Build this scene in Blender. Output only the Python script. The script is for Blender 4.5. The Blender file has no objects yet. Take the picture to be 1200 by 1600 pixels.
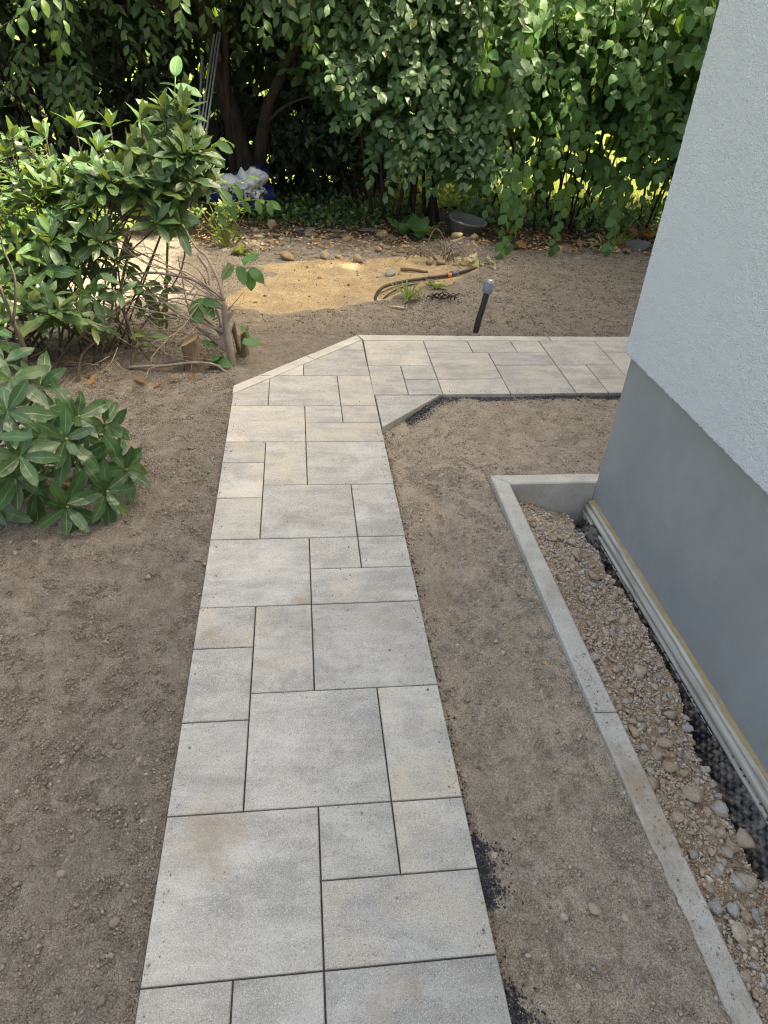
import bpy, bmesh, math, random
import numpy as np
from mathutils import Vector, Matrix

# ------------------------------------------------------------------ camera, light, exposure
scene = bpy.context.scene
COL = scene.collection
CAM = np.array([0.36557, -0.6755, 1.73653])
RR = np.array([[0.99258236, -0.10845334, 0.05493757],
               [-0.01782766, -0.5768444, -0.81665948],
               [0.12025987, 0.80962239, -0.57449904]])      # right, down, forward
FPX = 1079.36
cd = bpy.data.cameras.new('camera')
cam = bpy.data.objects.new('camera', cd); COL.objects.link(cam)
cd.sensor_fit = 'HORIZONTAL'; cd.sensor_width = 36.0; cd.lens = FPX / 1200 * 36
cd.clip_start = 0.05; cd.clip_end = 400
cam.matrix_world = Matrix(((RR[0][0], -RR[1][0], -RR[2][0], CAM[0]),
                           (RR[0][1], -RR[1][1], -RR[2][1], CAM[1]),
                           (RR[0][2], -RR[1][2], -RR[2][2], CAM[2]), (0, 0, 0, 1)))
scene.camera = cam
SUN_EL, SUN_AZ = math.radians(52), math.radians(95)          # azimuth from +Y towards +X
world = bpy.data.worlds.new('World'); scene.world = world
world.use_nodes = True
wn = world.node_tree; wn.nodes.clear()
sky = wn.nodes.new('ShaderNodeTexSky'); sky.sky_type = 'NISHITA'; sky.sun_disc = False
sky.sun_elevation = SUN_EL; sky.sun_rotation = SUN_AZ
sky.air_density = 0.6; sky.dust_density = 7.0; sky.ozone_density = 0.2
bg = wn.nodes.new('ShaderNodeBackground'); bg.inputs[1].default_value = 0.15
wo = wn.nodes.new('ShaderNodeOutputWorld')
wn.links.new(sky.outputs[0], bg.inputs[0]); wn.links.new(bg.outputs[0], wo.inputs[0])
sd = bpy.data.lights.new('sun', 'SUN'); sd.energy = 2.8; sd.angle = math.radians(1.0); sd.color = (1.0, 0.95, 0.86)
sun = bpy.data.objects.new('sun', sd); COL.objects.link(sun)
sv = Vector((math.cos(SUN_EL) * math.sin(SUN_AZ), math.cos(SUN_EL) * math.cos(SUN_AZ), math.sin(SUN_EL)))
sun.rotation_euler = (-sv).to_track_quat('-Z', 'Y').to_euler(); sun.location = sv * 30
vs = scene.view_settings
vs.view_transform = 'Standard'; vs.look = 'None'; vs.gamma = 1.0; vs.use_curve_mapping = False
vs.exposure = 2.42
vs.use_white_balance = True; vs.white_balance_temperature = 7600; vs.white_balance_tint = 3
scene.render.engine = 'CYCLES'
scene.cycles.max_bounces = 8; scene.cycles.diffuse_bounces = 4; scene.cycles.transmission_bounces = 6
scene.cycles.use_denoising = True; scene.cycles.denoising_prefilter = 'NONE'; scene.cycles.filter_width = 1.1

rng = np.random.default_rng(7); random.seed(7)

# ------------------------------------------------------------------ helpers
def U(a, b, n=None): return rng.uniform(a, b, n)
def unit(v):
    v = np.asarray(v, float); return v / (np.linalg.norm(v, axis=-1, keepdims=True) + 1e-12)

def tag(o, label=None, cat=None, group=None, kind=None):
    if label: o['label'] = label
    if cat: o['category'] = cat
    if group: o['group'] = group
    if kind: o['kind'] = kind
    return o

def empty(name, loc, label=None, cat=None, group=None, kind=None):
    o = bpy.data.objects.new(name, None); COL.objects.link(o); o.location = loc; o.empty_display_size = 0.05
    return tag(o, label, cat, group, kind)

def link(name, me, mat=None, parent=None, loc=None, mw=None):
    if mat is not None and len(me.materials) == 0: me.materials.append(mat)
    o = bpy.data.objects.new(name, me); COL.objects.link(o)
    if parent is not None: o.parent = parent
    if loc is not None: o.location = loc
    if mw is not None: o.matrix_basis = mw
    return o

def mesh_np(name, V, F, smooth=False, uv=None, attrs=None):
    """V (n,3); F list of (m,k) index arrays; uv per vertex; attrs name -> per-vertex float"""
    me = bpy.data.meshes.new(name)
    V = np.ascontiguousarray(V, np.float32)
    F = [np.asarray(f, np.int32) for f in (F if isinstance(F, list) else [F]) if len(f)]
    li = np.concatenate([f.ravel() for f in F])
    tot = np.concatenate([np.full(len(f), f.shape[1], np.int32) for f in F])
    st = np.concatenate([[0], np.cumsum(tot)[:-1]]).astype(np.int32)
    me.vertices.add(len(V)); me.vertices.foreach_set('co', V.ravel())
    me.loops.add(len(li)); me.loops.foreach_set('vertex_index', li)
    me.polygons.add(len(tot)); me.polygons.foreach_set('loop_start', st)
    try: me.polygons.foreach_set('loop_total', tot)
    except Exception: pass
    if smooth: me.polygons.foreach_set('use_smooth', np.ones(len(tot), bool))
    if uv is not None:
        l = me.uv_layers.new(name='UVMap'); l.data.foreach_set('uv', np.ascontiguousarray(uv[li], np.float32).ravel())
    for k, a in (attrs or {}).items():
        at = me.attributes.new(k, 'FLOAT', 'POINT'); at.data.foreach_set('value', np.ascontiguousarray(a, np.float32))
    me.update(calc_edges=True)
    return me

def ico(sub=0):
    bm = bmesh.new(); bmesh.ops.create_icosphere(bm, subdivisions=sub + 1, radius=1)
    V = np.array([v.co[:] for v in bm.verts]); F = np.array([[v.index for v in f.verts] for f in bm.faces]); bm.free()
    return V, F
OCT = (np.array([[1, 0, 0], [-1, 0, 0], [0, 1, 0], [0, -1, 0], [0, 0, 1], [0, 0, -1]], float),
       np.array([[0, 2, 4], [2, 1, 4], [1, 3, 4], [3, 0, 4], [2, 0, 5], [1, 2, 5], [3, 1, 5], [0, 3, 5]]))

def hull_rock(seed, n=16, flat=1.0):
    r = np.random.default_rng(seed); p = unit(r.normal(size=(n, 3))) * r.uniform(0.75, 1.05, (n, 1)); p[:, 2] *= flat
    bm = bmesh.new()
    for q in p: bm.verts.new(q)
    bmesh.ops.convex_hull(bm, input=bm.verts[:])
    for v in [v for v in bm.verts if not v.link_faces]: bm.verts.remove(v)
    bm.verts.index_update()
    V = np.array([v.co[:] for v in bm.verts]); F = np.array([[v.index for v in f.verts] for f in bm.faces]); bm.free()
    return V, F

def smooth_rock(seed):
    V, F = ico(1); r = np.random.default_rng(seed)
    V = V * np.array([1, r.uniform(.65, .9), r.uniform(.45, .7)])
    for _ in range(4):
        d = unit(r.normal(size=3)); V = V - np.clip(V @ d - r.uniform(.5, .75), 0, None)[:, None] * d * .8
    return V, F

def rotmats(n, zonly=False):
    if zonly:
        a = U(0, 2 * np.pi, n); R = np.zeros((n, 3, 3)); R[:, 0, 0] = np.cos(a); R[:, 0, 1] = -np.sin(a); R[:, 1, 0] = np.sin(a); R[:, 1, 1] = np.cos(a); R[:, 2, 2] = 1
        return R
    q = unit(rng.normal(size=(n, 4))); w, x, y, z = q.T
    return np.stack([np.stack([1 - 2 * (y * y + z * z), 2 * (x * y - z * w), 2 * (x * z + y * w)], -1),
                     np.stack([2 * (x * y + z * w), 1 - 2 * (x * x + z * z), 2 * (y * z - x * w)], -1),
                     np.stack([2 * (x * z - y * w), 2 * (y * z + x * w), 1 - 2 * (x * x + y * y)], -1)], -2)

def instance(tV, tF, P, B, tint=None, uv=None, jitter=0):
    """merge copies of a template; returns V,F,uv,tint"""
    n, m = len(P), len(tV)
    V = np.einsum('kij,mj->kmi', B, tV) + P[:, None, :]
    if jitter: V = V + rng.normal(size=V.shape) * jitter * np.linalg.norm(B[:, :, 0], axis=1)[:, None, None]
    F = (tF[None] + (np.arange(n) * m)[:, None, None]).reshape(-1, tF.shape[1])
    t = np.repeat(U(0, 1, n) if tint is None else tint, m)
    return V.reshape(-1, 3), F, (np.tile(uv, (n, 1)) if uv is not None else None), t

def join(parts):
    Vs, Fs, o = [], [], 0
    for V, F in parts:
        Vs.append(V); Fs.append(np.asarray(F) + o); o += len(V)
    return np.concatenate(Vs), Fs

def tube(path, r0, r1=None, n=6, bump=0.0):
    P = np.asarray(path, float); k = len(P); r1 = r0 if r1 is None else r1
    rad = np.linspace(r0, r1, k) * (1 + bump * rng.normal(size=k))
    T = unit(np.gradient(P, axis=0)); up = np.array([0.13, 0.21, 0.97])
    if abs(T.mean(0) @ up) > .8: up = np.array([0.9, 0.35, 0.1])
    N = unit(np.cross(T, up)); Bn = np.cross(T, N); a = np.arange(n) * 2 * np.pi / n
    V = (P[:, None] + rad[:, None, None] * (np.cos(a)[None, :, None] * N[:, None] + np.sin(a)[None, :, None] * Bn[:, None])).reshape(-1, 3)
    F = []
    for i in range(k - 1):
        for j in range(n): F.append([i * n + j, i * n + (j + 1) % n, (i + 1) * n + (j + 1) % n, (i + 1) * n + j])
    V = np.vstack([V, P[0], P[-1]])
    for j in range(n):
        F.append([k * n, (j + 1) % n, j, k * n]) if False else None
    Q = np.array(F)
    caps = np.array([[k * n, (j + 1) % n, j] for j in range(n)] + [[k * n + 1, (k - 1) * n + j, (k - 1) * n + (j + 1) % n] for j in range(n)])
    return V, Q, caps

def tubes_mesh(name, tl, smooth=True):
    Vs, Q, Tt, o = [], [], [], 0
    for t in tl:
        V, q, c = t; Vs.append(V); Q.append(q + o); Tt.append(c + o); o += len(V)
    return mesh_np(name, np.concatenate(Vs), [np.concatenate(Q), np.concatenate(Tt)], smooth)

def smooth_path(pts, n=4):
    P = np.asarray(pts, float); k = len(P); t = np.arange(k); tt = np.linspace(0, k - 1, (k - 1) * n + 1)
    E = np.vstack([2 * P[0] - P[1], P, 2 * P[-1] - P[-2]]); out = []
    for x in tt:
        i = min(int(x), k - 2); u = x - i; a, b, c, d = E[i], E[i + 1], E[i + 2], E[i + 3]
        out.append(.5 * (2 * b + (c - a) * u + (2 * a - 5 * b + 4 * c - d) * u * u + (3 * b - a - 3 * c + d) * u ** 3))
    return np.array(out)

def prism(poly, z0, z1, ch=0.0025):
    """polygon (ccw) extruded with a chamfered top edge"""
    P = np.asarray(poly, float); n = len(P); c = P.mean(0)
    nxt = np.roll(P, -1, 0); prv = np.roll(P, 1, 0)
    d1 = unit(P - prv); d2 = unit(nxt - P); n1 = np.c_[-d1[:, 1], d1[:, 0]]; n2 = np.c_[-d2[:, 1], d2[:, 0]]
    b = unit(n1 + n2); q = P + b * (ch / np.clip((b * n1).sum(1), .4, 1))[:, None]
    V = np.vstack([np.c_[P, np.full(n, z0)], np.c_[P, np.full(n, z1 - ch)], np.c_[q, np.full(n, z1)]])
    faces = [list(range(2 * n, 3 * n)), list(range(n))[::-1]]
    for i in range(n):
        j = (i + 1) % n
        faces += [[i, j, n + j, n + i], [n + i, n + j, 2 * n + j, 2 * n + i]]
    me = bpy.data.meshes.new('prism'); me.from_pydata(V.tolist(), [], faces); me.update()
    return me

def clip(poly, p, nrm):
    """keep the side where (x-p).n <= 0"""
    out = []; P = [np.asarray(q, float) for q in poly]; p = np.asarray(p); nrm = np.asarray(nrm)
    for i, a in enumerate(P):
        b = P[(i + 1) % len(P)]; da, db = (a - p) @ nrm, (b - p) @ nrm
        if da <= 0: out.append(a)
        if da * db < 0: out.append(a + (b - a) * da / (da - db))
    return out

def sdf(poly, X, Y):
    """signed distance, negative inside"""
    P = np.asarray(poly, float); d = np.full(X.shape, 1e9); ins = np.zeros(X.shape, bool)
    for i in range(len(P)):
        a, b = P[i], P[(i + 1) % len(P)]; e = b - a
        wx, wy = X - a[0], Y - a[1]; t = np.clip((wx * e[0] + wy * e[1]) / (e @ e), 0, 1)
        d = np.minimum(d, (wx - t * e[0]) ** 2 + (wy - t * e[1]) ** 2)
        c = ((a[1] <= Y) != (b[1] <= Y)) & (X < (b[0] - a[0]) * (Y - a[1]) / ((b[1] - a[1]) if b[1] != a[1] else 1e-9) + a[0]); ins ^= c
    d = np.sqrt(d); return np.where(ins, -d, d)

LAT = np.random.default_rng(3).uniform(-1, 1, (256, 256))
def vnoise(X, Y, cell, off=0):
    x, y = np.asarray(X) / cell + 37.7 + off, np.asarray(Y) / cell + 91.3 + off * 1.7
    i, j = np.floor(x).astype(int), np.floor(y).astype(int); u, v = x - i, y - j
    u = u * u * (3 - 2 * u); v = v * v * (3 - 2 * v)
    g = lambda a, b: LAT[a % 256, b % 256]
    return (g(i, j) * (1 - u) + g(i + 1, j) * u) * (1 - v) + (g(i, j + 1) * (1 - u) + g(i + 1, j + 1) * u) * v
def sstep(a, b, x):
    t = np.clip((x - a) / (b - a), 0, 1); return t * t * (3 - 2 * t)

def project(P):
    q = (np.atleast_2d(P) - CAM) @ RR.T; z = np.maximum(q[:, 2], 1e-3)
    return 600 + FPX * q[:, 0] / z, 800 + FPX * q[:, 1] / z, q[:, 2]

# ------------------------------------------------------------------ materials
class M:
    def __init__(s, name):
        s.m = bpy.data.materials.new(name); s.m.use_nodes = True; s.t = s.m.node_tree; s.t.nodes.clear()
        s.out = s.t.nodes.new('ShaderNodeOutputMaterial')
    def n(s, typ, ins=None, out=0, **pr):
        nd = s.t.nodes.new('ShaderNode' + typ)
        for k, v in pr.items(): setattr(nd, k, v)
        for k, v in (ins or {}).items():
            if isinstance(v, bpy.types.NodeSocket): s.t.links.new(v, nd.inputs[k])
            else: nd.inputs[k].default_value = v
        return nd.outputs[out]
    def obj(s): return s.n('TexCoord', out=3)
    def attr(s, a): return s.n('Attribute', out=2, attribute_name=a)
    def rnd(s): return s.n('ObjectInfo', out='Random')
    def math(s, op, a, b=0.0, c=False): return s.n('Math', {0: a, 1: b}, operation=op, use_clamp=c)
    def noise(s, vec, sc, det=3, ro=.55, dist=0): return s.n('TexNoise', {'Vector': vec, 'Scale': sc, 'Detail': det, 'Roughness': ro, 'Distortion': dist})
    def vor(s, vec, sc, out=0, feature='F1'): return s.n('TexVoronoi', {'Vector': vec, 'Scale': sc}, out=out, feature=feature)
    def ramp(s, f, *st):
        nd = s.t.nodes.new('ShaderNodeValToRGB'); s.t.links.new(f, nd.inputs[0]); e = nd.color_ramp.elements
        while len(e) < len(st): e.new(0.5)
        for x, (p, c) in zip(e, st):
            x.position = p; x.color = (c, c, c, 1) if not isinstance(c, tuple) else (*c[:3], 1)
        return nd.outputs[0]
    def mix(s, f, a, b, mode='MIX'):
        nd = s.t.nodes.new('ShaderNodeMix'); nd.data_type = 'RGBA'; nd.blend_type = mode
        for i, v in ((0, f), (6, a), (7, b)):
            if isinstance(v, bpy.types.NodeSocket): s.t.links.new(v, nd.inputs[i])
            else: nd.inputs[i].default_value = v if i == 0 else (*v[:3], 1)
        return nd.outputs[2]
    def scalevec(s, v, sc): return s.n('Mapping', {'Vector': v, 'Scale': sc})
    def addvec(s, v, w):
        return s.n('VectorMath', {0: v, 1: w}, operation='ADD')
    def bump(s, h, st, dist=.01, normal=None):
        d = {'Height': h, 'Strength': st, 'Distance': dist}
        if normal is not None: d['Normal'] = normal
        return s.n('Bump', d)
    def bsdf(s, **k):
        d = {}
        for a, b in k.items():
            a = a.replace('_', ' ')
            d[a] = (*b[:3], 1) if isinstance(b, tuple) else b
        return s.n('BsdfPrincipled', d)
    def done(s, sh): s.t.links.new(sh, s.out.inputs[0]); return s.m

def mat_soil():
    m = M('soil'); v = m.obj()
    big = m.noise(v, 1.3, 4); mid = m.noise(v, 14, 4, .6); fine = m.noise(v, 110, 3, .6); grit = m.noise(v, 420, 2, .6)
    dark = m.mix(m.ramp(mid, (.3, 0.), (.7, 1.)), (.178, .153, .125), (.285, .248, .204))
    tan = m.mix(m.ramp(mid, (.3, 0.), (.7, 1.)), (.36, .295, .22), (.51, .425, .325))
    dry = m.math('ADD', m.attr('dry'), m.math('MULTIPLY', m.math('SUBTRACT', m.noise(v, 4.2, 5, .65), .5), .6), True)
    c = m.mix(dry, dark, tan)
    sandc = m.mix(m.ramp(m.noise(v, 5, 5, .65), (.35, 0.), (.65, 1.)), (.43, .318, .172), (.57, .445, .27))
    sandc = m.mix(m.ramp(m.noise(v, 34, 4, .7), (.52, 0.), (.72, .75)), sandc, (.25, .175, .10))
    sandc = m.mix(m.ramp(m.noise(v, 3.2, 6, .7), (.48, 0.), (.66, .6)), sandc, (.30, .245, .18))
    sm = m.ramp(m.math('ADD', m.attr('sand'), m.math('MULTIPLY', m.math('SUBTRACT', m.noise(v, 22, 4), .5), .55)), (.42, 0.), (.58, 1.))
    c = m.mix(sm, c, sandc)
    pitc = m.mix(m.ramp(m.noise(v, 9, 4, .6), (.35, 0.), (.65, 1.)), (.38, .275, .175), (.52, .40, .28))
    c = m.mix(m.attr('pit'), c, pitc)
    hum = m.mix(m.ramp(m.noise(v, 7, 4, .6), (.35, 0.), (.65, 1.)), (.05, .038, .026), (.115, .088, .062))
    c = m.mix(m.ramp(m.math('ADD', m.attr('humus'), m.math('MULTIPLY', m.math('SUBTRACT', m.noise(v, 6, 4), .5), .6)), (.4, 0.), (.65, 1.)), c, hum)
    c = m.mix(m.math('MULTIPLY', m.attr('basalt'), m.ramp(m.noise(v, 60, 3), (.38, 0.), (.5, 1.))), c, (.035, .037, .042))
    c = m.mix(1.0, c, m.ramp(m.noise(v, 190, 3, .7), (.30, .62), (.5, 1.0), (.70, 1.32)), 'MULTIPLY')
    # grain: pale and dark specks of the mineral itself
    c = m.mix(m.ramp(grit, (.62, 0.), (.72, .55)), c, (.50, .44, .36))
    c = m.mix(m.ramp(m.noise(v, 260, 2), (.30, .75), (.40, 0.)), c, (.085, .068, .052))
    h = m.math('ADD', m.math('MULTIPLY', fine, .7), m.math('MULTIPLY', grit, .4))
    nb = m.bump(h, 1.0, .012); nb = m.bump(m.noise(v, 45, 4, .65), .9, .022, nb)
    return m.done(m.bsdf(Base_Color=c, Roughness=.95, Specular_IOR_Level=.15, Normal=nb))

def mat_crumb(name, a, b, single=True):
    m = M(name); v = m.obj(); t = m.rnd() if single else m.attr('tint')
    c = m.mix(t, a, b); c = m.mix(m.ramp(m.noise(v, 150, 2), (.4, 0.), (.7, .6)), c, tuple(x * .6 for x in a))
    return m.done(m.bsdf(Base_Color=c, Roughness=.95, Specular_IOR_Level=.15, Normal=m.bump(m.noise(v, 300, 2), .5, .004)))

def mat_stone(name, cols, rough=.85):
    m = M(name); r = m.math('FRACT', m.math('ADD', m.attr('tint'), m.rnd())); v = m.addvec(m.obj(), m.n('CombineXYZ', {0: m.math('MULTIPLY', r, 53.0)}))
    st = [(i / (len(cols) - 1), c) for i, c in enumerate(cols)]
    c = m.ramp(r, *st); c = m.mix(m.ramp(m.noise(v, 2.5, 4, .65), (.35, .5), (.65, 0.)), c, tuple(x * .55 for x in cols[0]))
    c = m.mix(m.ramp(m.noise(v, 18, 3), (.5, 0.), (.75, .5)), c, tuple(min(1, x * 1.5) for x in cols[-1]))
    return m.done(m.bsdf(Base_Color=c, Roughness=rough, Specular_IOR_Level=.25, Normal=m.bump(m.noise(v, 9, 4, .7), .5, .05)))

def mat_slab():
    m = M('concrete_slab'); r = m.rnd()
    off = m.n('CombineXYZ', {0: m.math('MULTIPLY', r, 71.0), 1: m.math('MULTIPLY', r, 133.0), 2: m.math('MULTIPLY', r, 17.0)})
    v = m.addvec(m.obj(), off)
    streak = m.noise(m.scalevec(v, (1.3, 3.6, 1.0)), 3.4, 9, .72, .35)
    cloud = m.noise(v, 6.5, 8, .72, .2)
    base = m.mix(m.ramp(streak, (.38, 0.), (.60, 1.)), (.295, .287, .270), (.455, .441, .403))
    base = m.mix(m.math('MULTIPLY', m.ramp(cloud, (.42, 0.), (.62, 1.)), m.ramp(m.math('FRACT', m.math('MULTIPLY', r, 7.3)), (.15, .15), (.95, .85))), base, (.475, .418, .322))
    base = m.mix(m.ramp(m.noise(v, 4.1, 8, .72), (.50, 0.), (.64, .6)), base, (.238, .234, .224))
    base = m.mix(m.ramp(m.noise(v, 2.6, 7, .7, .4), (.54, 0.), (.68, .6)), base, (.57, .555, .52))
    tone = m.ramp(m.math('FRACT', m.math('MULTIPLY', r, 31.7)), (0., (.88, .88, .885)), (1., (1.10, 1.09, 1.06)))
    base = m.mix(1.0, base, tone, 'MULTIPLY')
    sp = m.noise(v, 380, 2, .75); sp2 = m.noise(v, 210, 4, .8)
    base = m.mix(m.ramp(sp, (.54, 0.), (.66, .75)), base, (.68, .665, .62))
    base = m.mix(m.ramp(sp2, (.34, .75), (.46, 0.)), base, (.12, .12, .118))
    # earth carried on to the slabs
    wv = m.n('NewGeometry', out='Position')
    base = m.mix(m.ramp(m.noise(wv, 2.7, 5, .65, .4), (.62, 0.), (.72, .42)), base, (.34, .26, .17))
    for cx, cy, rr in ((.12, .34, .13), (.05, 1.06, .05), (.36, 1.22, .04)):
        dd = m.n('VectorMath', {0: wv, 1: (cx, cy, 0.)}, out='Value', operation='DISTANCE')
        f = m.math('ADD', m.math('DIVIDE', dd, rr), m.math('MULTIPLY', m.math('SUBTRACT', m.noise(wv, 16, 6, .7), .5), 2.4))
        base = m.mix(m.ramp(f, (.2, .5), (1.25, 0.)), base, (.30, .225, .145))
    base = m.mix(m.ramp(m.noise(wv, 75, 3, .7), (.66, 0.), (.74, .6)), base, (.20, .155, .115))
    h = m.math('ADD', m.noise(v, 330, 2, .7), m.math('MULTIPLY', m.noise(v, 90, 3), .6))
    return m.done(m.bsdf(Base_Color=base, Roughness=.82, Specular_IOR_Level=.3, Normal=m.bump(h, .5, .005)))

def mat_kerb(name='kerb_concrete', dirt=.0):
    m = M(name); v = m.obj(); w = m.n('NewGeometry', out='Position')
    c = m.mix(m.ramp(m.noise(w, 6, 4, .6), (.35, 0.), (.65, 1.)), (.40, .385, .335), (.53, .51, .45))
    c = m.mix(m.ramp(m.noise(w, 240, 2, .7), (.33, .7), (.45, 0.)), c, (.17, .165, .15))
    if dirt:
        f = m.math('ADD', m.noise(w, 11, 7, .75, .3), m.math('MULTIPLY', m.attr('dirt'), .34))
        c = m.mix(m.ramp(f, (.55, 0.), (.82, .9)), c, m.mix(m.noise(w, 90, 4, .7), (.26, .20, .14), (.40, .32, .23)))
    return m.done(m.bsdf(Base_Color=c, Roughness=.9, Specular_IOR_Level=.2, Normal=m.bump(m.noise(w, 220, 3, .7), .5, .004)))

def mat_stucco():
    m = M('white_render'); w = m.n('NewGeometry', out='Position')
    c = m.mix(m.noise(w, 3, 4), (.815, .85, .865), (.845, .87, .88))
    g = m.math('ADD', m.noise(w, 125, 2, .6, .6), m.math('MULTIPLY', m.noise(w, 270, 2, .6), .45))
    return m.done(m.bsdf(Base_Color=c, Roughness=.9, Specular_IOR_Level=.2, Normal=m.bump(g, 1.0, .017)))

def mat_plinth():
    m = M('plinth_render'); w = m.n('NewGeometry', out='Position')
    sep = m.n('SeparateXYZ', {0: w}, out=2)
    c = m.mix(m.ramp(m.noise(w, 3.2, 5, .6), (.3, 0.), (.7, 1.)), (.255, .268, .262), (.31, .322, .312))
    c = m.mix(m.ramp(m.noise(w, 26, 4, .7), (.55, 0.), (.75, .35)), c, (.235, .245, .24))
    splash = m.ramp(m.math('SUBTRACT', m.noise(m.scalevec(w, (1, 1.0, .35)), 34, 4, .7), m.math('MULTIPLY', sep, .55)), (.52, 0.), (.72, .5))
    c = m.mix(splash, c, (.30, .25, .185))
    c = m.mix(m.ramp(m.noise(w, 110, 2), (.21, .7), (.27, 0.)), c, (.07, .072, .075))
    h = m.math('ADD', m.noise(w, 60, 4, .6), m.math('MULTIPLY', m.noise(w, 220, 2), .5))
    return m.done(m.bsdf(Base_Color=c, Roughness=.62, Specular_IOR_Level=.35, Normal=m.bump(h, .35, .005)))

def mat_simple(name, col, rough=.6, col2=None, sc=20, bump=.2, bsc=60, bd=.005, spec=.4, metal=0.):
    m = M(name); w = m.obj()
    c = m.mix(m.ramp(m.noise(w, sc, 4, .65), (.35, 0.), (.65, 1.)), col, col2 or tuple(x * .7 for x in col))
    return m.done(m.bsdf(Base_Color=c, Roughness=rough, Specular_IOR_Level=spec, Metallic=metal, Normal=m.bump(m.noise(w, bsc, 4, .65), bump, bd)))

def mat_leaf(name, a, b, rib=(.2, .3, .1), back=None, rough=.38, trans=.35, tcol=(.25, .42, .04), nveins=9, spec=.45, spots=None):
    m = M(name); t = m.math('FRACT', m.math('ADD', m.attr('tint'), m.rnd()))
    uv = m.n('UVMap', out=0); sx = m.n('SeparateXYZ', {0: uv}, out=0); sy = m.n('SeparateXYZ', {0: uv}, out=1)
    ax = m.math('ABSOLUTE', m.math('SUBTRACT', sx, .5))
    c = m.mix(t, a, b)
    c = m.mix(m.ramp(m.math('FRACT', m.math('MULTIPLY', t, 13.7)), (.90, 0.), (.97, .55)), c, tuple(min(1, x) for x in (b[0] * 2.6, b[1] * 1.7, b[2])))
    w = m.n('NewGeometry', out='Position')
    c = m.mix(m.ramp(m.noise(w, 28, 3), (.35, .35), (.65, 0.)), c, tuple(x * .6 for x in a))
    if spots: c = m.mix(m.ramp(m.noise(w, 60, 3, .7), (.62, 0.), (.72, .7)), c, spots)
    ribf = m.ramp(ax, (.012, .85), (.05, 0.))
    vein = m.math('FRACT', m.math('SUBTRACT', m.math('MULTIPLY', sy, float(nveins)), m.math('MULTIPLY', ax, nveins * .9)))
    vf = m.ramp(m.math('ABSOLUTE', m.math('SUBTRACT', vein, .5)), (.03, .38), (.11, 0.))
    f = m.math('MAXIMUM', ribf, vf)
    c = m.mix(f, c, rib)
    bf = m.n('NewGeometry', out='Backfacing')
    c = m.mix(bf, c, back or tuple(min(1, x * 1.7 + .015) for x in b))
    nb = m.bump(m.math('SUBTRACT', m.noise(w, 45, 2), m.math('MULTIPLY', f, .8)), .3, .004)
    ro = m.mix(bf, (rough,) * 3, (.75,) * 3)
    p = m.bsdf(Base_Color=c, Roughness=ro, Specular_IOR_Level=spec, Normal=nb)
    tr = m.n('BsdfTranslucent', {'Color': m.mix(t, tcol, tuple(x * .7 for x in tcol))})
    return m.done(m.n('MixShader', {0: trans, 1: p, 2: tr}))

def mat_bark(name, a, b, sc=18):
    m = M(name); w = m.n('NewGeometry', out='Position')
    f = m.noise(m.scalevec(w, (1, 1, .3)), sc, 5, .7)
    c = m.mix(m.ramp(f, (.3, 0.), (.7, 1.)), a, b)
    return m.done(m.bsdf(Base_Color=c, Roughness=.9, Specular_IOR_Level=.15, Normal=m.bump(f, .6, .01)))

SOIL = mat_soil(); SLAB = mat_slab(); KERB = mat_kerb(); KERBD = mat_kerb('bed_kerb_concrete', 1.)
STUCCO = mat_stucco(); PLINTH = mat_plinth()
CRUMB = mat_crumb('soil_crumbs', (.150, .128, .102), (.48, .41, .325), False)
GRIT = mat_stone('grit', [(.20, .17, .14), (.34, .28, .21), (.42, .37, .30), (.30, .31, .32)])
BASALT = mat_stone('basalt', [(.025, .027, .031), (.05, .053, .06), (.085, .09, .10)], .7)
RUBBLE = mat_stone('rubble', [(.47, .345, .22), (.58, .455, .32), (.52, .41, .295), (.64, .53, .40), (.54, .42, .29), (.44, .42, .395), (.50, .49, .475), (.60, .55, .47)])
COBBLE = mat_stone('cobble', [(.16, .14, .11), (.24, .21, .165), (.20, .195, .18)])
SANDST = mat_stone('sandstone', [(.34, .24, .13), (.42, .32, .19), (.38, .31, .22)])
BED = mat_simple('joint_bed', (.045, .042, .04), .95, (.09, .08, .07), 40)

# ------------------------------------------------------------------ ground
S = 0.2
BX = lambda u, v: (0.795 + 1.026 * (u * S - .8) + .015 * (v * S - 3.0), 2.938 + 1.043 * (v * S - 3.0) + .027 * (u * S - .8))
dO0, dO1 = np.array([-0.004, 3.055]), np.array([0.772, 3.872]); dN = unit(np.array([-(dO1 - dO0)[1], (dO1 - dO0)[0]]))
UMAX = 21
bk0, bk1 = np.array(BX(4, 19)), np.array(BX(UMAX, 19))
bd_ = unit(bk1 - bk0); bn_ = np.array([-bd_[1], bd_[0]]); KW = .082
PATH = [(-.002, -1.6), (.802, -1.6), (.803, 2.545), (1.185, 2.935), BX(UMAX, 15), tuple(bk1 + bn_ * KW), tuple(dO1), tuple(dO0)]
PIT = [(1.355, -1.6), (1.90, -1.6), (1.90, 1.99), (1.355, 1.99)]
KERBP = [(1.278, -1.6), (1.356, -1.6), (1.356, 1.988), (1.95, 1.988), (1.95, 2.066), (1.278, 2.066)]
SAND = [(-.22, 4.56), (-.02, 4.32), (.26, 4.27), (.6, 4.42), (.84, 4.55), (1.1, 4.72), (1.45, 5.02), (1.72, 5.18), (1.98, 5.45), (2.0, 5.8), (1.75, 6.02), (1.2, 5.9), (.9, 5.8), (.3, 5.65), (.08, 5.5), (.16, 5.2), (.05, 5.0), (-.12, 4.8)]

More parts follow.
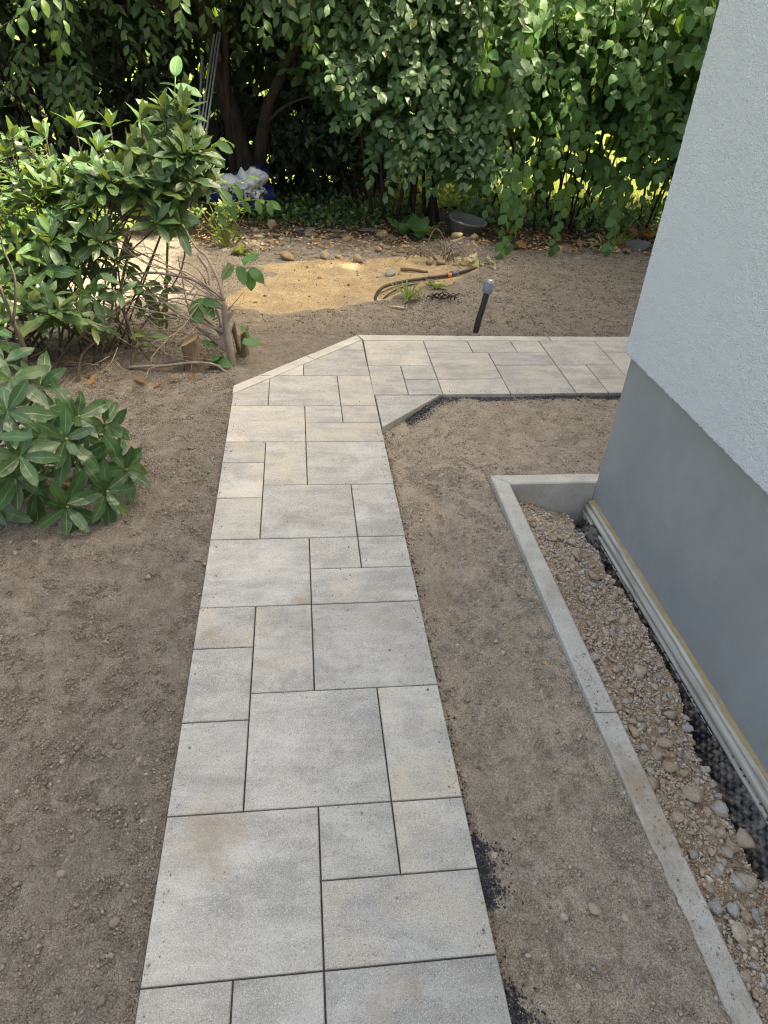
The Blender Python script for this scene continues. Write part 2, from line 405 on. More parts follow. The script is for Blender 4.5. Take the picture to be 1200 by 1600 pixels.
def Hbase(X, Y):
    X = np.asarray(X, float); Y = np.asarray(Y, float)
    left = -.014 + .012 * vnoise(X, Y, .55) + .02 * sstep(-.3, -1.5, X)
    bed = -.036 + .008 * vnoise(X, Y, .3, 5) + .028 * sstep(.9, .1, Y) * sstep(.9, 1.25, X)
    bed = bed + .020 * sstep(2.6, 2.85, Y) - .018 * np.exp(-((X - (.98 + .03 * np.sin(Y * 4))) / .035) ** 2) * sstep(.9, 1.3, Y) * sstep(2.3, 1.9, Y)
    far = -.012 + .014 * vnoise(X, Y, .6, 9) + .012 * vnoise(X, Y, .25, 2)
    w = sstep(.1, .7, X)
    wy = sstep(3.2, 3.7, Y)
    h = (left * (1 - w) + bed * w) * (1 - wy) + far * wy
    h = h + .12 * np.exp(-(((X - 2.02) / .28) ** 2 + ((Y - 6.2) / .22) ** 2)) + .03 * sstep(6.2, 7.0, Y) * sstep(0, 2, X)
    h = h + .05 * np.exp(-(((X - 1.5) / .16) ** 2 + ((Y - 4.6) / .07) ** 2))
    wob = .02 * vnoise(X, Y, .13, 3) + .012 * vnoise(X, Y, .05, 4)
    edge = np.interp(Y, [-1, .2, .5, .75, 1.0, 1.3, 1.6, 1.8, 2.0], [1.64, 1.645, 1.65, 1.685, 1.705, 1.70, 1.69, 1.668, 1.70])
    pit = -.075 - .07 * sstep(1.36, 1.66, X) - .03 * sstep(1.7, 1.95, Y) + .035 * sstep(.7, .1, Y) * sstep(1.6, 1.4, X) + .014 * vnoise(X, Y, .16, 6)
    pit = pit - .14 * sstep(-.012, .02, X + wob - edge)
    inpit = (X > 1.345) & (Y < 1.999)
    return np.where(inpit, pit, h)

def H(X, Y):
    h = Hbase(X, Y)
    return h

def axis_grid(segs):
    out = [segs[0][0]]
    for a, b, s in segs:
        n = max(1, int(round((b - a) / s))); out += list(np.linspace(a, b, n + 1)[1:])
    return np.array(out)
gx = axis_grid([(-7, -2.2, .06), (-2.2, -1.3, .02), (-1.3, 1.85, .0095), (1.85, 4.6, .022), (4.6, 8, .06)])
gy = axis_grid([(-1.6, -.35, .02), (-.35, 1.4, .0085), (1.4, 2.8, .011), (2.8, 4.4, .016), (4.4, 6.8, .022), (6.8, 9.2, .05)])
GX, GY = np.meshgrid(gx, gy)
GZ = H(GX, GY)
far = sstep(2.5, 6, GY)
lump = .0045 * vnoise(GX, GY, .06, 1) + .0050 * vnoise(GX, GY, .026, 2) + .0052 * np.abs(vnoise(GX, GY, .0185, 3)) * (1 - .5 * far) + .0040 * vnoise(GX, GY, .0125, 4) * (1 - .6 * far)
lump = lump + .007 * np.maximum(vnoise(GX, GY, .10, 8) - .35, 0) + .004 * np.abs(vnoise(GX, GY, .04, 12)) * far
sp_ = sdf(PATH, GX, GY); sk_ = sdf(KERBP, GX, GY)
near_edge = sstep(0, .06, sp_)
lump = lump * (1 - .55 * sstep(.05, -.1, sdf(SAND, GX, GY)))
GZ = GZ + lump * .95 * (.45 + .55 * near_edge)
GZ = GZ - .004 * (1 - sstep(0, .02, sp_))
GZ = np.where(sp_ < -.010, -.11, GZ); GZ = np.where(sk_ < -.006, -.24, GZ)
ss = sdf(SAND, GX, GY) + .05 * vnoise(GX, GY, .2, 11) + .045 * vnoise(GX, GY, .08, 13)
a_sand = sstep(.07, -.07, ss)
a_pit = ((GX > 1.345) & (GY < 1.999)).astype(float)
a_dry = np.clip(sstep(.3, .75, GX) * sstep(3.4, 3.0, GY) * (.92 + .15 * vnoise(GX, GY, .4, 20)) + .25 * sstep(3.9, 4.2, GY), 0, 1)
a_dry = np.maximum(a_dry, .8 * sstep(-.8, -1.4, GX) * sstep(3.2, 3.8, GY))
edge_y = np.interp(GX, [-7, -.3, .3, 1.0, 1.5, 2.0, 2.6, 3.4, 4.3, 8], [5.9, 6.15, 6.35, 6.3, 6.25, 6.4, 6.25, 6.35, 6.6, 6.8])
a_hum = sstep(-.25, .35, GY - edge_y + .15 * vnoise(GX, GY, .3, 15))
bas = np.exp(-np.maximum(sp_, 0) / .022) * (sp_ > -.02)
right_edge = (GX > .78) & (GX < 1.0) & (GY < 2.5)
a_bas = np.where(right_edge, np.exp(-np.maximum(sp_, 0) / .022) * sstep(.50, .28, GY + .12 * vnoise(GX, GY, .1, 16)) * sstep(-.25, .35, vnoise(GY, GY * 0, .17, 18)), 0)
front = (GX > .95) & (GY < 3.02) & (GY > 2.55) & (GX < 4)
a_bas = np.where(front, np.exp(-np.maximum(sp_ - .035, 0) / .02) * sstep(-.6, 0, vnoise(GX, GY, .16, 17)), a_bas)
nx, ny = len(gx), len(gy)
idx = np.arange(nx * ny).reshape(ny, nx)
quads = np.stack([idx[:-1, :-1], idx[:-1, 1:], idx[1:, 1:], idx[1:, :-1]], -1).reshape(-1, 4)
cz = lambda A: (A[:-1, :-1] + A[1:, 1:]).ravel() / 2
isand = cz(a_sand) > .5; ipit = cz(a_pit) > .5
gV = np.stack([GX, GY, GZ], -1).reshape(-1, 3)
gA = {'sand': a_sand.ravel(), 'pit': a_pit.ravel(), 'dry': a_dry.ravel(), 'humus': a_hum.ravel(), 'basalt': a_bas.ravel()}
def ground_part(name, mask, label):
    q = quads[mask]; u, inv = np.unique(q, return_inverse=True)
    me = mesh_np(name, gV[u], inv.reshape(q.shape), True, None, {k: a[u] for k, a in gA.items()})
    return tag(link(name, me, SOIL), label, None, None, 'structure')
ground_part('soil', ~(isand | ipit), 'brown raked garden soil around the paved path')
ground_part('sand_patch', isand, 'yellow sandy patch of bare ground beyond the path corner')
ground_part('rubble_bed', ipit, 'tan rubble bed between the kerb and the house plinth')
gr = M('lawn'); v_ = gr.obj()
LAWN = gr.done(gr.bsdf(Base_Color=gr.mix(gr.noise(v_, 3, 5, .6), (.10, .13, .035), (.17, .19, .06)), Roughness=.95, Specular_IOR_Level=.1, Normal=gr.bump(gr.noise(v_, 60, 3), .6, .03)))
def sheet(name, x0, x1, y0, y1, z, mat, label):
    me = bpy.data.meshes.new(name); me.from_pydata([(x0, y0, z), (x1, y0, z), (x1, y1, z), (x0, y1, z)], [], [(0, 1, 2, 3)]); me.update()
    return tag(link(name, me, mat), label, None, None, 'structure')
sheet('terrain', -150, 150, -150, 150, -.30, LAWN, 'flat grassy land reaching to the horizon')
sheet('lawn', 1.95, 20, 7.9, 30, .045, LAWN, 'sunlit lawn seen through the hedge')

# soil crumbs (stuff)
def scatter(n, x0, x1, y0, y1, cond=None):
    P = []
    while sum(map(len, P)) < n:
        q = np.c_[U(x0, x1, n), U(y0, y1, n)]
        k = (sdf(PATH, q[:, 0], q[:, 1]) > .004) & (sdf(KERBP, q[:, 0], q[:, 1]) > .003)
        if cond is not None: k &= cond(q[:, 0], q[:, 1])
        P.append(q[k])
    return np.concatenate(P)[:n]
def lumps(q, s, tV, tF, sink=.25, flat=.75, jit=.16):
    B = rotmats(len(q)) * s[:, None, None]; B[:, 2, :] *= flat
    P = np.c_[q, H(q[:, 0], q[:, 1]) + s * sink + .0012]
    return instance(tV, tF, P, B, None, None, jit)
IC = ico(0)
parts, tint = [], []
def add_l(r, a=0., b=1.): parts.append((r[0], r[1])); tint.append(a + (b - a) * r[3])
nz = lambda x, y: vnoise(x, y, .25, 30) + U(-1.6, 1.6, len(x)) > -.5
for n, x0, x1, y0, y1, lo, sg in ((80000, -1.35, -.002, -.5, 1.6, .0022, .42), (56000, -1.5, -.002, 1.6, 3.9, .0029, .40),
                                  (24000, .8, 1.28, -.4, 2.3, .0019, .45), (15000, .8, 3, 2.0, 3.0, .0026, .42), (40000, -.4, 4.2, 3.87, 6.3, .0042, .4)):
    q = scatter(n, x0, x1, y0, y1, nz); s = np.clip(lo * np.exp(sg * rng.normal(size=n)), .0012, .012)
    if y0 > 3: 
        k = sdf(SAND, q[:, 0], q[:, 1]) > .03; q, s = q[k], s[k]
    add_l(lumps(q, s, *OCT), *((.35, 1.) if 1.2 < x1 < 3.5 else (.0, .62)))
q = scatter(800, -1.3, -.01, -.4, 2.6); add_l(lumps(q, np.clip(.0048 * np.exp(.42 * rng.normal(size=800)), .003, .017), *IC, sink=.15), .1, .6)
q = scatter(420, .81, 1.28, -.4, 2.4); add_l(lumps(q, np.clip(.0045 * np.exp(.4 * rng.normal(size=420)), .003, .012), *IC, sink=.15), .4, 1.)
for n_, (x0, x1, y0, y1) in ((240, (-.0, .045, -.6, 3.0)), (220, (.76, .8, -.6, 2.5)), (120, (1.2, 2.6, 2.95, 3.0)), (160, (.05, .75, -.4, 3.0))):
    q = np.c_[U(x0, x1, n_), U(y0, y1, n_)]; sz = np.clip(.0016 * np.exp(.45 * rng.normal(size=n_)), .0008, .005)
    add_l(instance(*OCT, np.c_[q, .0012 + sz * .4], rotmats(n_) * sz[:, None, None], None, None, .16), .1, .7)
V, F = join(parts)
tag(link('soil_crumbs', mesh_np('soil_crumbs', V, F, False, None, {'tint': np.concatenate(tint)}), CRUMB), 'loose crumbs and clods of brown soil', None, None, 'stuff')

# fine grit on the bed right of the path, on the sand
parts, tint = [], []
hullv = [hull_rock(100 + i, 9) for i in range(3)]
for i in range(3):
    q = scatter(1500, .82, 1.28, -.4, 2.2, lambda x, y: U(0, 1, len(x)) < .25 + .75 * sstep(.9, 1.25, x) * sstep(1.8, .3, y)); s = np.clip(.0027 * np.exp(.45 * rng.normal(size=len(q))), .0014, .008)
    add_l(lumps(q, s, *hullv[i], sink=.3, jit=0))
    q = scatter(500, .9, 2.6, 2.1, 2.98); add_l(lumps(q, np.clip(.003 * np.exp(.4 * rng.normal(size=len(q))), .0015, .008), *hullv[i], sink=.3, jit=0))
    q = scatter(130, -1.3, 0, -.4, 3); add_l(lumps(q, np.clip(.003 * np.exp(.4 * rng.normal(size=len(q))), .0015, .007), *hullv[i], sink=.3, jit=0))
    q = scatter(90, -.2, 2, 4.3, 6.2, lambda x, y: sdf(SAND, x, y) < .02); add_l(lumps(q, np.clip(.005 * np.exp(.5 * rng.normal(size=len(q))), .003, .018), *hullv[i], sink=.2, jit=0))
    # gravel spilled over the kerb top
    q = np.c_[U(1.285, 1.35, 60), U(-.3, .9, 60)]; s = np.clip(.0022 * np.exp(.4 * rng.normal(size=60)), .0012, .005)
    B = rotmats(60) * s[:, None, None]; r = instance(*hullv[i], np.c_[q, .001 + s * .5], B); add_l(r)
V, F = join(parts)
tag(link('grit', mesh_np('grit', V, F, False, None, {'tint': np.concatenate(tint)}), GRIT), 'fine pale grit scattered over the soil beside the path', None, None, 'stuff')

# gravel in the rubble bed
parts, tint = [], []
for i in range(3):
    for n, lo, sg in ((6500, .0032, .4), (1300, .0070, .3)):
        q = np.c_[U(1.358, 1.74, n), U(-.4, 1.985, n)]; s = np.clip(lo * np.exp(sg * rng.normal(size=n)), .002, .014)
        add_l(lumps(q, s, *hullv[i], sink=.35, jit=0))
V, F = join(parts)
tag(link('gravel', mesh_np('gravel', V, F, False, None, {'tint': np.concatenate(tint)}), RUBBLE), 'tan gravel filling the strip between kerb and house', None, None, 'stuff')

# basalt chippings at the slab edges
parts, tint = [], []
for i in range(3):
    a = scatter(9000, .80, 1.0, -.45, 2.6, lambda x, y: U(0, 1, len(x)) < np.exp(-sdf(PATH, x, y) / .020) * sstep(.50, .25, y + .15 * vnoise(x, y, .1, 16)) * sstep(-.25, .35, vnoise(y, y * 0, .17, 18)) + .02 * np.exp(-sdf(PATH, x, y) / .01))[:1300]
    b = scatter(4200, .95, 3.2, 2.6, 3.0, lambda x, y: U(0, 1, len(x)) < np.exp(-np.maximum(sdf(PATH, x, y) - .03, 0) / .018) * sstep(-.6, 0, vnoise(x, y, .16, 17)))[:1900]
    for q in (a, b):
        add_l(lumps(q, np.clip(.0034 * np.exp(.3 * rng.normal(size=len(q))), .0018, .007), *hullv[i], sink=.5, jit=0))
V, F = join(parts)
tag(link('basalt_chippings', mesh_np('basalt_chippings', V, F, False, None, {'tint': np.concatenate(tint)}), BASALT), 'black basalt chippings along the edges of the paving', None, None, 'stuff')

# ------------------------------------------------------------------ garden path
path = empty('garden_path', (0, 0, 0), 'angled garden path of grey concrete slabs', None, None, 'structure')
bedpoly = [(x, y) for x, y in PATH]
bme = bpy.data.meshes.new('joint_bed'); bme.from_pydata([(x * 1.0, y, -.0085) for x, y in [(.004, -1.6), (.796, -1.6), (.797, 2.56), (1.18, 2.95), (BX(UMAX, 15)[0], BX(UMAX, 15)[1] + .012), tuple(bk1), (.80, 3.80), (.004, 3.03)]], [], [list(range(8))]); bme.update()
link('joint_bed', bme, BED, path)
GAP = .0022
def slab(poly, name='paving_slab', mat=SLAB, top=0., th=.062, ch=.0022, gap=GAP, parent=None, tilt=.0012):
    P = np.array(poly, float)
    if len(P) < 3: return
    a = .5 * abs(np.sum(P[:, 0] * np.roll(P[:, 1], -1) - P[:, 1] * np.roll(P[:, 0], -1)))
    if a < .0006: return
    c = P.mean(0); n = len(P)
    d2 = unit(np.roll(P, -1, 0) - P); d1 = np.roll(d2, 1, 0); n1 = np.c_[-d1[:, 1], d1[:, 0]]; n2 = np.c_[-d2[:, 1], d2[:, 0]]
    b = unit(n1 + n2); Q = P + b * (gap / np.clip((b * n1).sum(1), .4, 1))[:, None]
    me = prism(Q - c, -th, 0, ch)
    o = link(name, me, mat, parent or path, (c[0], c[1], top + random.uniform(-.0008, .0008)))
    o.rotation_euler = (random.gauss(0, tilt), random.gauss(0, tilt), random.gauss(0, .001))
    return o
rect = lambda u0, u1, v0, v1: [(u0 * S, v0 * S), (u1 * S, v0 * S), (u1 * S, v1 * S), (u0 * S, v1 * S)]
CELL = [(0, 2, 0, 2), (2, 4, 0, 1), (2, 3, 1, 2), (3, 4, 1, 2), (0, 1, 2, 3.5), (0, 1, 3.5, 5), (0, 1, 5, 6), (1, 3, 2, 4), (3, 4, 2, 4), (1, 2, 4, 6), (2, 4, 4, 6)]
for v0 in (-6, 0, 6):
    for a, b, c, d in CELL: slab(rect(a, b, v0 + c, v0 + d))
inner0 = dO0 - dN * .078
def dclip(p): return clip(p, inner0, dN)
for a, b, c, d in ((0, 2, 12, 14), (2, 4, 12, 13), (2, 3, 13, 14), (3, 4, 13, 14), (0, 1, 14, 15.5), (0, 1, 15.5, 17), (1, 3, 14, 16), (3, 4, 14, 16), (1, 2, 16, 18), (2, 4, 16, 18), (2, 3, 18, 19), (3, 4, 18, 19)):
    r_ = dclip(rect(a, b, c, d))
    if d == 19: r_ = [(x, min(y, 3.782)) for x, y in r_]
    slab(r_)
BR = [(4, 6, 17, 19), (4, 5, 15, 17), (5, 6, 16, 17), (5, 6, 15, 16), (6, 7.5, 18, 19), (7.5, 9, 18, 19), (9, 10, 18, 19), (6, 8, 16, 18), (6, 8, 15, 16), (8, 10, 17, 18), (8, 10, 15, 17)]
for k in (0, 6, 12):
    for a, b, c, d in BR:
        if a + k >= UMAX: continue
        b2 = min(b + k, UMAX); slab([BX(a + k, c), BX(b2, c), BX(b2, d), BX(a + k, d)])
slab([(.803, 2.545), (1.183, 2.935), (.803, 2.934)])
# path kerbs
kz = .0012
kA = [tuple(dO0), (-.004, (dO0 - dN * .078)[1] + (dO1 - dO0)[1] / (dO1 - dO0)[0] * (-.004 - (dO0 - dN * .078)[0])), ]
di = unit(dO1 - dO0); inn = lambda x: (x, inner0[1] + di[1] / di[0] * (x - inner0[0]))
cor_in = inn(.795); cor_in = (cor_in[0], min(cor_in[1], 3.783))
mid = .42
om = lambda x: (x, dO0[1] + di[1] / di[0] * (x - dO0[0]))
slab([om(-.004), inn(-.004), inn(mid + .055), om(mid)], 'kerb_stone', KERB, kz, .16)
xin = inner0[0] + (3.783 - inner0[1]) * di[0] / di[1]
slab([om(mid), inn(mid + .055), (xin, 3.783), (.800, 3.783), tuple(dO1)], 'kerb_stone', KERB, kz, .16)
xs = [.80, 2.12, 3.12, 4.12]
for a, b in zip(xs[:-1], xs[1:]):
    p0 = bk0 + bd_ * (a - .795); p1 = bk0 + bd_ * (b - .795)
    q0 = dO1 if a == .80 else p0 + bn_ * KW
    slab([p0, p1, p1 + bn_ * KW, q0], 'kerb_stone', KERB, kz, .16)

# ------------------------------------------------------------------ kerb of the house bed
ke = empty('kerb_edging', (1.317, 1.0, 0), 'pale concrete kerb framing the rubble strip beside the house', 'kerb')
def kerb_piece(poly, dirt):
    P = np.array(poly); c = P.mean(0)
    bm = bmesh.new(); bm.from_mesh(prism(P - c, -.26, 0, .006))
    bmesh.ops.subdivide_edges(bm, edges=[e for e in bm.edges if e.calc_length() > .3], cuts=24, use_grid_fill=True)
    me = bpy.data.meshes.new('kerb_stone'); bm.to_mesh(me); bm.free()
    co = np.array([v.co[:] for v in me.vertices]); at = me.attributes.new('dirt', 'FLOAT', 'POINT')
    yy = co[:, 1] + c[1]
    at.data.foreach_set('value', np.clip(.30 * sstep(1.1, .2, yy) + .25 * np.exp(-((yy - 1.25) / .16) ** 2) + .5 * np.exp(-((yy - .36) / .13) ** 2), 0, 1).astype(np.float32))
    o = link('kerb_stone', me, KERBD, ke, (c[0] - 1.317, c[1] - 1.0, -.001)); return o
kx0, kx1 = 1.278, 1.355
kerb_piece([(kx0, .662), (kx1, .658), (kx1, 1.986), (kx0, 2.064)], 0)
kerb_piece([(kx0, 2.066), (kx1 + .001, 1.988), (1.95, 1.994), (1.95, 2.072)], 0)
kerb_piece([(kx0, -.70), (kx1, -.70), (kx1, .655), (kx0, .659)], 1)
kerb_piece([(kx0, -1.6), (kx1, -1.6), (kx1, -.703), (kx0, -.703)], 1)

# ------------------------------------------------------------------ house
house = empty('house', (1.79, 2.0, 0), 'rendered house corner with white wall above a grey plinth', 'house')
hp = np.array([1.79, 2.0, 0])
wx, wy, wz0 = 1.755, 2.005, .655
R_ = .012
sA = np.arange(-.35, wy - R_, .0062); arc = np.linspace(0, math.pi / 2, 5)[1:-1]; sB = np.arange(wx + R_, wx + .5, .007)
px = np.r_[np.full(len(sA), wx), wx + R_ - R_ * np.cos(arc), sB]; py = np.r_[sA, wy - R_ + R_ * np.sin(arc), np.full(len(sB), wy)]
nxn = np.r_[np.full(len(sA), -1.), -np.cos(arc), np.zeros(len(sB))]; nyn = np.r_[np.zeros(len(sA)), np.sin(arc), np.ones(len(sB))]
sl = np.r_[0, np.cumsum(np.hypot(np.diff(px), np.diff(py)))]
zs = np.r_[wz0, np.arange(wz0 + .004, 2.75, .0062)]
SL, ZZ = np.meshgrid(sl, zs)
d = .0010 * vnoise(SL, ZZ, .0125, 40) + .0008 * vnoise(SL * .8 + ZZ * .3, ZZ, .009, 41) + .002 * vnoise(SL, ZZ, .4, 43)
Vg = np.stack([px[None] + nxn[None] * d, py[None] + nyn[None] * d, ZZ + .0022 * vnoise(SL, ZZ * 0, .014, 44) * (ZZ < wz0 + .01)], -1)
lip = Vg[0] - np.stack([nxn, nyn, 0 * nxn], -1) * .045
Vg = np.concatenate([lip[None], Vg]); ny_, nx_ = Vg.shape[:2]
ii = np.arange(ny_ * nx_).reshape(ny_, nx_)
Fg = np.stack([ii[:-1, :-1], ii[1:, :-1], ii[1:, 1:], ii[:-1, 1:]], -1).reshape(-1, 4)
bx = np.array([[x, y, z] for z in (wz0 + .004, 6.4) for x, y in ((wx + .008, -8), (9, -8), (9, wy - .008), (wx + .008, wy - .008))])
bf = np.array([[0, 1, 5, 4], [1, 2, 6, 5], [2, 3, 7, 6], [3, 0, 4, 7], [4, 5, 6, 7], [3, 2, 1, 0]]) + Vg.shape[0] * Vg.shape[1]
wall = link('wall', mesh_np('wall', np.vstack([Vg.reshape(-1, 3), bx]) - hp, [Fg, bf], True), STUCCO, house)
wall.data.polygons.foreach_set('use_smooth', np.r_[np.ones(len(Fg), bool), np.zeros(6, bool)])
pme = bpy.data.meshes.new('plinth')
x0, y1_ = 1.785, 1.995
bm = bmesh.new(); bmesh.ops.create_cube(bm, size=1, matrix=Matrix.LocRotScale(Vector(((x0 + 8.9) / 2, (y1_ - 8) / 2, .18)) - Vector(hp), None, Vector((8.9 - x0, y1_ + 8, .98))))
bmesh.ops.bevel(bm, geom=[e for e in bm.edges if abs(e.verts[0].co.z - e.verts[1].co.z) > .5], offset=.008, segments=2, affect='EDGES')
bm.to_mesh(pme); bm.free(); link('plinth', pme, PLINTH, house)
prof = [(1.784, -.092), (1.757, -.092), (1.753, -.096), (1.757, -.101), (1.764, -.104), (1.764, -.109), (1.750, -.111), (1.743, -.117), (1.741, -.126), (1.745, -.134), (1.758, -.138), (1.758, -.143), (1.742, -.145), (1.737, -.151), (1.740, -.158), (1.754, -.162), (1.754, -.167), (1.740, -.168), (1.740, -.174), (1.784, -.174)]
ysx = np.linspace(-1.5, 1.962, 60); k = len(prof)
Vp = np.array([[x + .0015 * math.sin(y * 3.1), y, z + .0015 * math.sin(y * 2.2 + x * 60)] for y in ysx for x, z in prof])
Fp = np.array([[i * k + j, i * k + j + 1, (i + 1) * k + j + 1, (i + 1) * k + j] for i in range(len(ysx) - 1) for j in range(k - 1)])
pm = mesh_np('base_profile', Vp - hp, [Fp, np.array([[(len(ysx) - 1) * k + j for j in range(k)]])])
m = M('profile_plastic'); w = m.n('NewGeometry', out='Position')
c = m.mix(m.ramp(m.noise(m.scalevec(w, (1, .03, 1)), 60, 2, .5), (.35, 0.), (.65, 1.)), (.33, .31, .25), (.50, .475, .395))
c = m.mix(m.ramp(m.noise(m.scalevec(w, (1, .12, 1)), 45, 3, .6), (.50, 0.), (.72, .7)), c, (.19, .155, .11))
PROF = m.done(m.bsdf(Base_Color=c, Roughness=.42, Specular_IOR_Level=.5))
bp_ = link('base_profile', pm, PROF, house)
ys = np.linspace(-1.5, 1.968, 200); top = -.083 + .004 * vnoise(ys, ys * 0, .27, 50) + .0015 * vnoise(ys, ys * 0, .05, 51); th = .010 + .004 * vnoise(ys, ys * 0, .06, 52)
sec = np.stack([np.stack([np.full(200, 1.7845), ys, top], -1), np.stack([1.7845 - th * .6, ys, top - .003], -1), np.stack([1.7845 - th * 1.6, ys, np.full(200, -.088)], -1), np.stack([1.7845 - th * 1.9, ys, np.full(200, -.0935)], -1)], 1)
ii = np.arange(800).reshape(200, 4); Ff = np.stack([ii[:-1, :-1], ii[:-1, 1:], ii[1:, 1:], ii[1:, :-1]], -1).reshape(-1, 4)
FOAM = mat_simple('foam', (.40, .31, .16), .85, (.30, .23, .12), 40, .5, 120)
link('foam_strip', mesh_np('foam_strip', sec.reshape(-1, 3) - hp, Ff, True), FOAM, house)

# dimpled membrane
yy = np.arange(-.6, 1.93, .0048); tt = np.arange(0, .20, .0048)
YY, TT = np.meshgrid(yy, tt)
lean = .58 + .28 * sstep(.8, .45, YY) + .1 * vnoise(YY, YY * 0, .2, 60)
XX = 1.772 - TT * np.sin(lean) + .006 * vnoise(YY, TT, .09, 61); ZZm = -.128 - TT * np.cos(lean) + .006 * vnoise(YY, TT, .07, 62)
flap = np.exp(-((YY - 1.80) / .06) ** 2)
XX = XX - flap * TT * .35; ZZm = ZZm + flap * TT * .75
pit_ = .024; r_ = np.hypot((YY / pit_) % 1 - .5, (TT / pit_ + .5 * (np.floor(YY / pit_) % 2)) % 1 - .5) * pit_
dim = .0052 * sstep(.0085, .005, r_)
XX = XX - dim * np.cos(lean); ZZm = ZZm + dim * np.sin(lean)
ii = np.arange(XX.size).reshape(XX.shape); Fm = np.stack([ii[:-1, :-1], ii[:-1, 1:], ii[1:, 1:], ii[1:, :-1]], -1).reshape(-1, 4)
m = M('membrane_plastic'); w = m.n('NewGeometry', out='Position')
MEM = m.done(m.bsdf(Base_Color=m.mix(m.ramp(m.noise(w, 30, 5, .7), (.46, 0.), (.62, .75)), (.012, .013, .016), (.20, .165, .12)), Roughness=.32, Specular_IOR_Level=.5))
mem = link('drainage_membrane', mesh_np('drainage_membrane', np.stack([XX, YY, ZZm], -1).reshape(-1, 3) - np.array([1.75, 1, -.13]), Fm, True), MEM, None, (1.75, 1, -.13))
tag(mem, 'black dimpled plastic membrane between the rubble and the house plinth', 'membrane')

# rubble stones
rocks = [hull_rock(i, 17, .8) for i in range(10)]
rock_me = [mesh_np('rubble_stone', V, F) for V, F in rocks]
for q_ in rock_me: q_.materials.append(RUBBLE)
placed = []
def put_stone(name, me, x, y, s, label, cat, group, zoff=.3, mat=None, z=None, sq=(1, 1, 1)):
    o = bpy.data.objects.new(name, me); COL.objects.link(o)
    o.location = (x, y, (float(H(x, y)) if z is None else z) + s * zoff)
    o.rotation_euler = (random.uniform(-.5, .5), random.uniform(-.5, .5), random.uniform(0, 6.28)); o.scale = (s * sq[0], s * sq[1], s * sq[2])
    return tag(o, label, cat, group)
n = 0; tries = 0
while n < 270 and tries < 20000:
    tries += 1
    y = random.uniform(-.15, 1.95); dens = 1 if y < .75 else (.45 if y < 1.0 else (.3 if y < 1.25 else .5))
    if random.random() > dens: continue
    ed = float(np.interp(y, [-1, .2, .5, .75, 1.0, 1.3, 1.6, 1.8, 2.0], [1.64, 1.645, 1.65, 1.685, 1.705, 1.70, 1.69, 1.668, 1.70]))
    x = random.uniform(1.375, ed - .012)
    big = random.random()
    s = random.uniform(.010, .019) if big < .70 else (random.uniform(.019, .028) if big < .95 else random.uniform(.028, .038))
    if y > 1.75: s *= .6
    if x > ed - .09: s *= 1.1
    if y < .75: s *= 1.22
    if any((x - a) ** 2 + (y - b) ** 2 < (.8 * (s + c)) ** 2 for a, b, c in placed): continue
    placed.append((x, y, s)); n += 1
    zone = 'far end of the rubble strip' if y > 1.45 else ('middle of the rubble strip' if y > .75 else 'near end of the rubble strip')
    side = 'against the black membrane' if x > ed - .07 else ('along the kerb' if x < 1.45 else 'midway between kerb and membrane')
    size = 'small' if s < .017 else ('medium-sized' if s < .028 else 'large')
    put_stone('rubble_stone', random.choice(rock_me), x, y, s, size + ' angular stone ' + side + ' at the ' + zone, 'stone', 'rubble stones beside the house', .48, sq=(1, random.uniform(.65, 1), random.uniform(.5, .85)))
put_stone('rubble_stone', rock_me[2], 1.60, 1.44, .04, 'blocky tan rubble stone hard against the black membrane, halfway along the strip', 'stone', 'rubble stones beside the house', .3, sq=(1.2, .8, .6))
put_stone('rubble_stone', rock_me[5], 1.53, .16, .045, 'largest pale rubble stone at the near end of the strip', 'stone', 'rubble stones beside the house', .3, sq=(1, .9, .7))

# pebbles on the bed
peb = [smooth_rock(i) for i in range(6)]; peb_me = [mesh_np('pebble', V, F, True) for V, F in peb]
PEB = mat_stone('pebble', [(.45, .36, .25), (.55, .47, .36), (.62, .57, .50), (.50, .42, .32)])
for q_ in peb_me: q_.materials.append(PEB)
put_stone('pebble', peb_me[0], 1.07, .085, .02, 'largest cream pebble on the soil between path and kerb', 'pebble', 'pebbles on the soil', .35)
put_stone('pebble', peb_me[1], .993, .078, .012, 'cream pebble just left of the largest cream pebble', 'pebble', 'pebbles on the soil', .35)
put_stone('pebble', peb_me[2], 1.135, .055, .012, 'upright cream pebble just right of the largest cream pebble', 'pebble', 'pebbles on the soil', .35)
put_stone('pebble', peb_me[3], .858, .245, .013, 'tan pebble close to the right edge of the path', 'pebble', 'pebbles on the soil', .35, sq=(.7, 1.2, 1))
for i in range(34):
    q = scatter(1, .84, 1.27, -.25, 1.5)[0]
    put_stone('pebble', peb_me[i % 6], q[0], q[1], random.uniform(.005, .009), 'small pale pebble on the soil strip between path and kerb', 'pebble', 'small pebbles on the bed', .35)
CLODM = mat_crumb('clod', (.22, .18, .14), (.33, .275, .22))
for i in range(26):
    q = scatter(1, -1.0, -.03, -.3, 1.7)[0]
    o = put_stone('soil_clod', peb_me[i % 6], q[0], q[1], random.uniform(.008, .016), 'brown earth clod on the raked soil left of the path', 'clod', 'clods on the left soil', .3)
    o.material_slots[0].link = 'OBJECT'; o.material_slots[0].material = CLODM

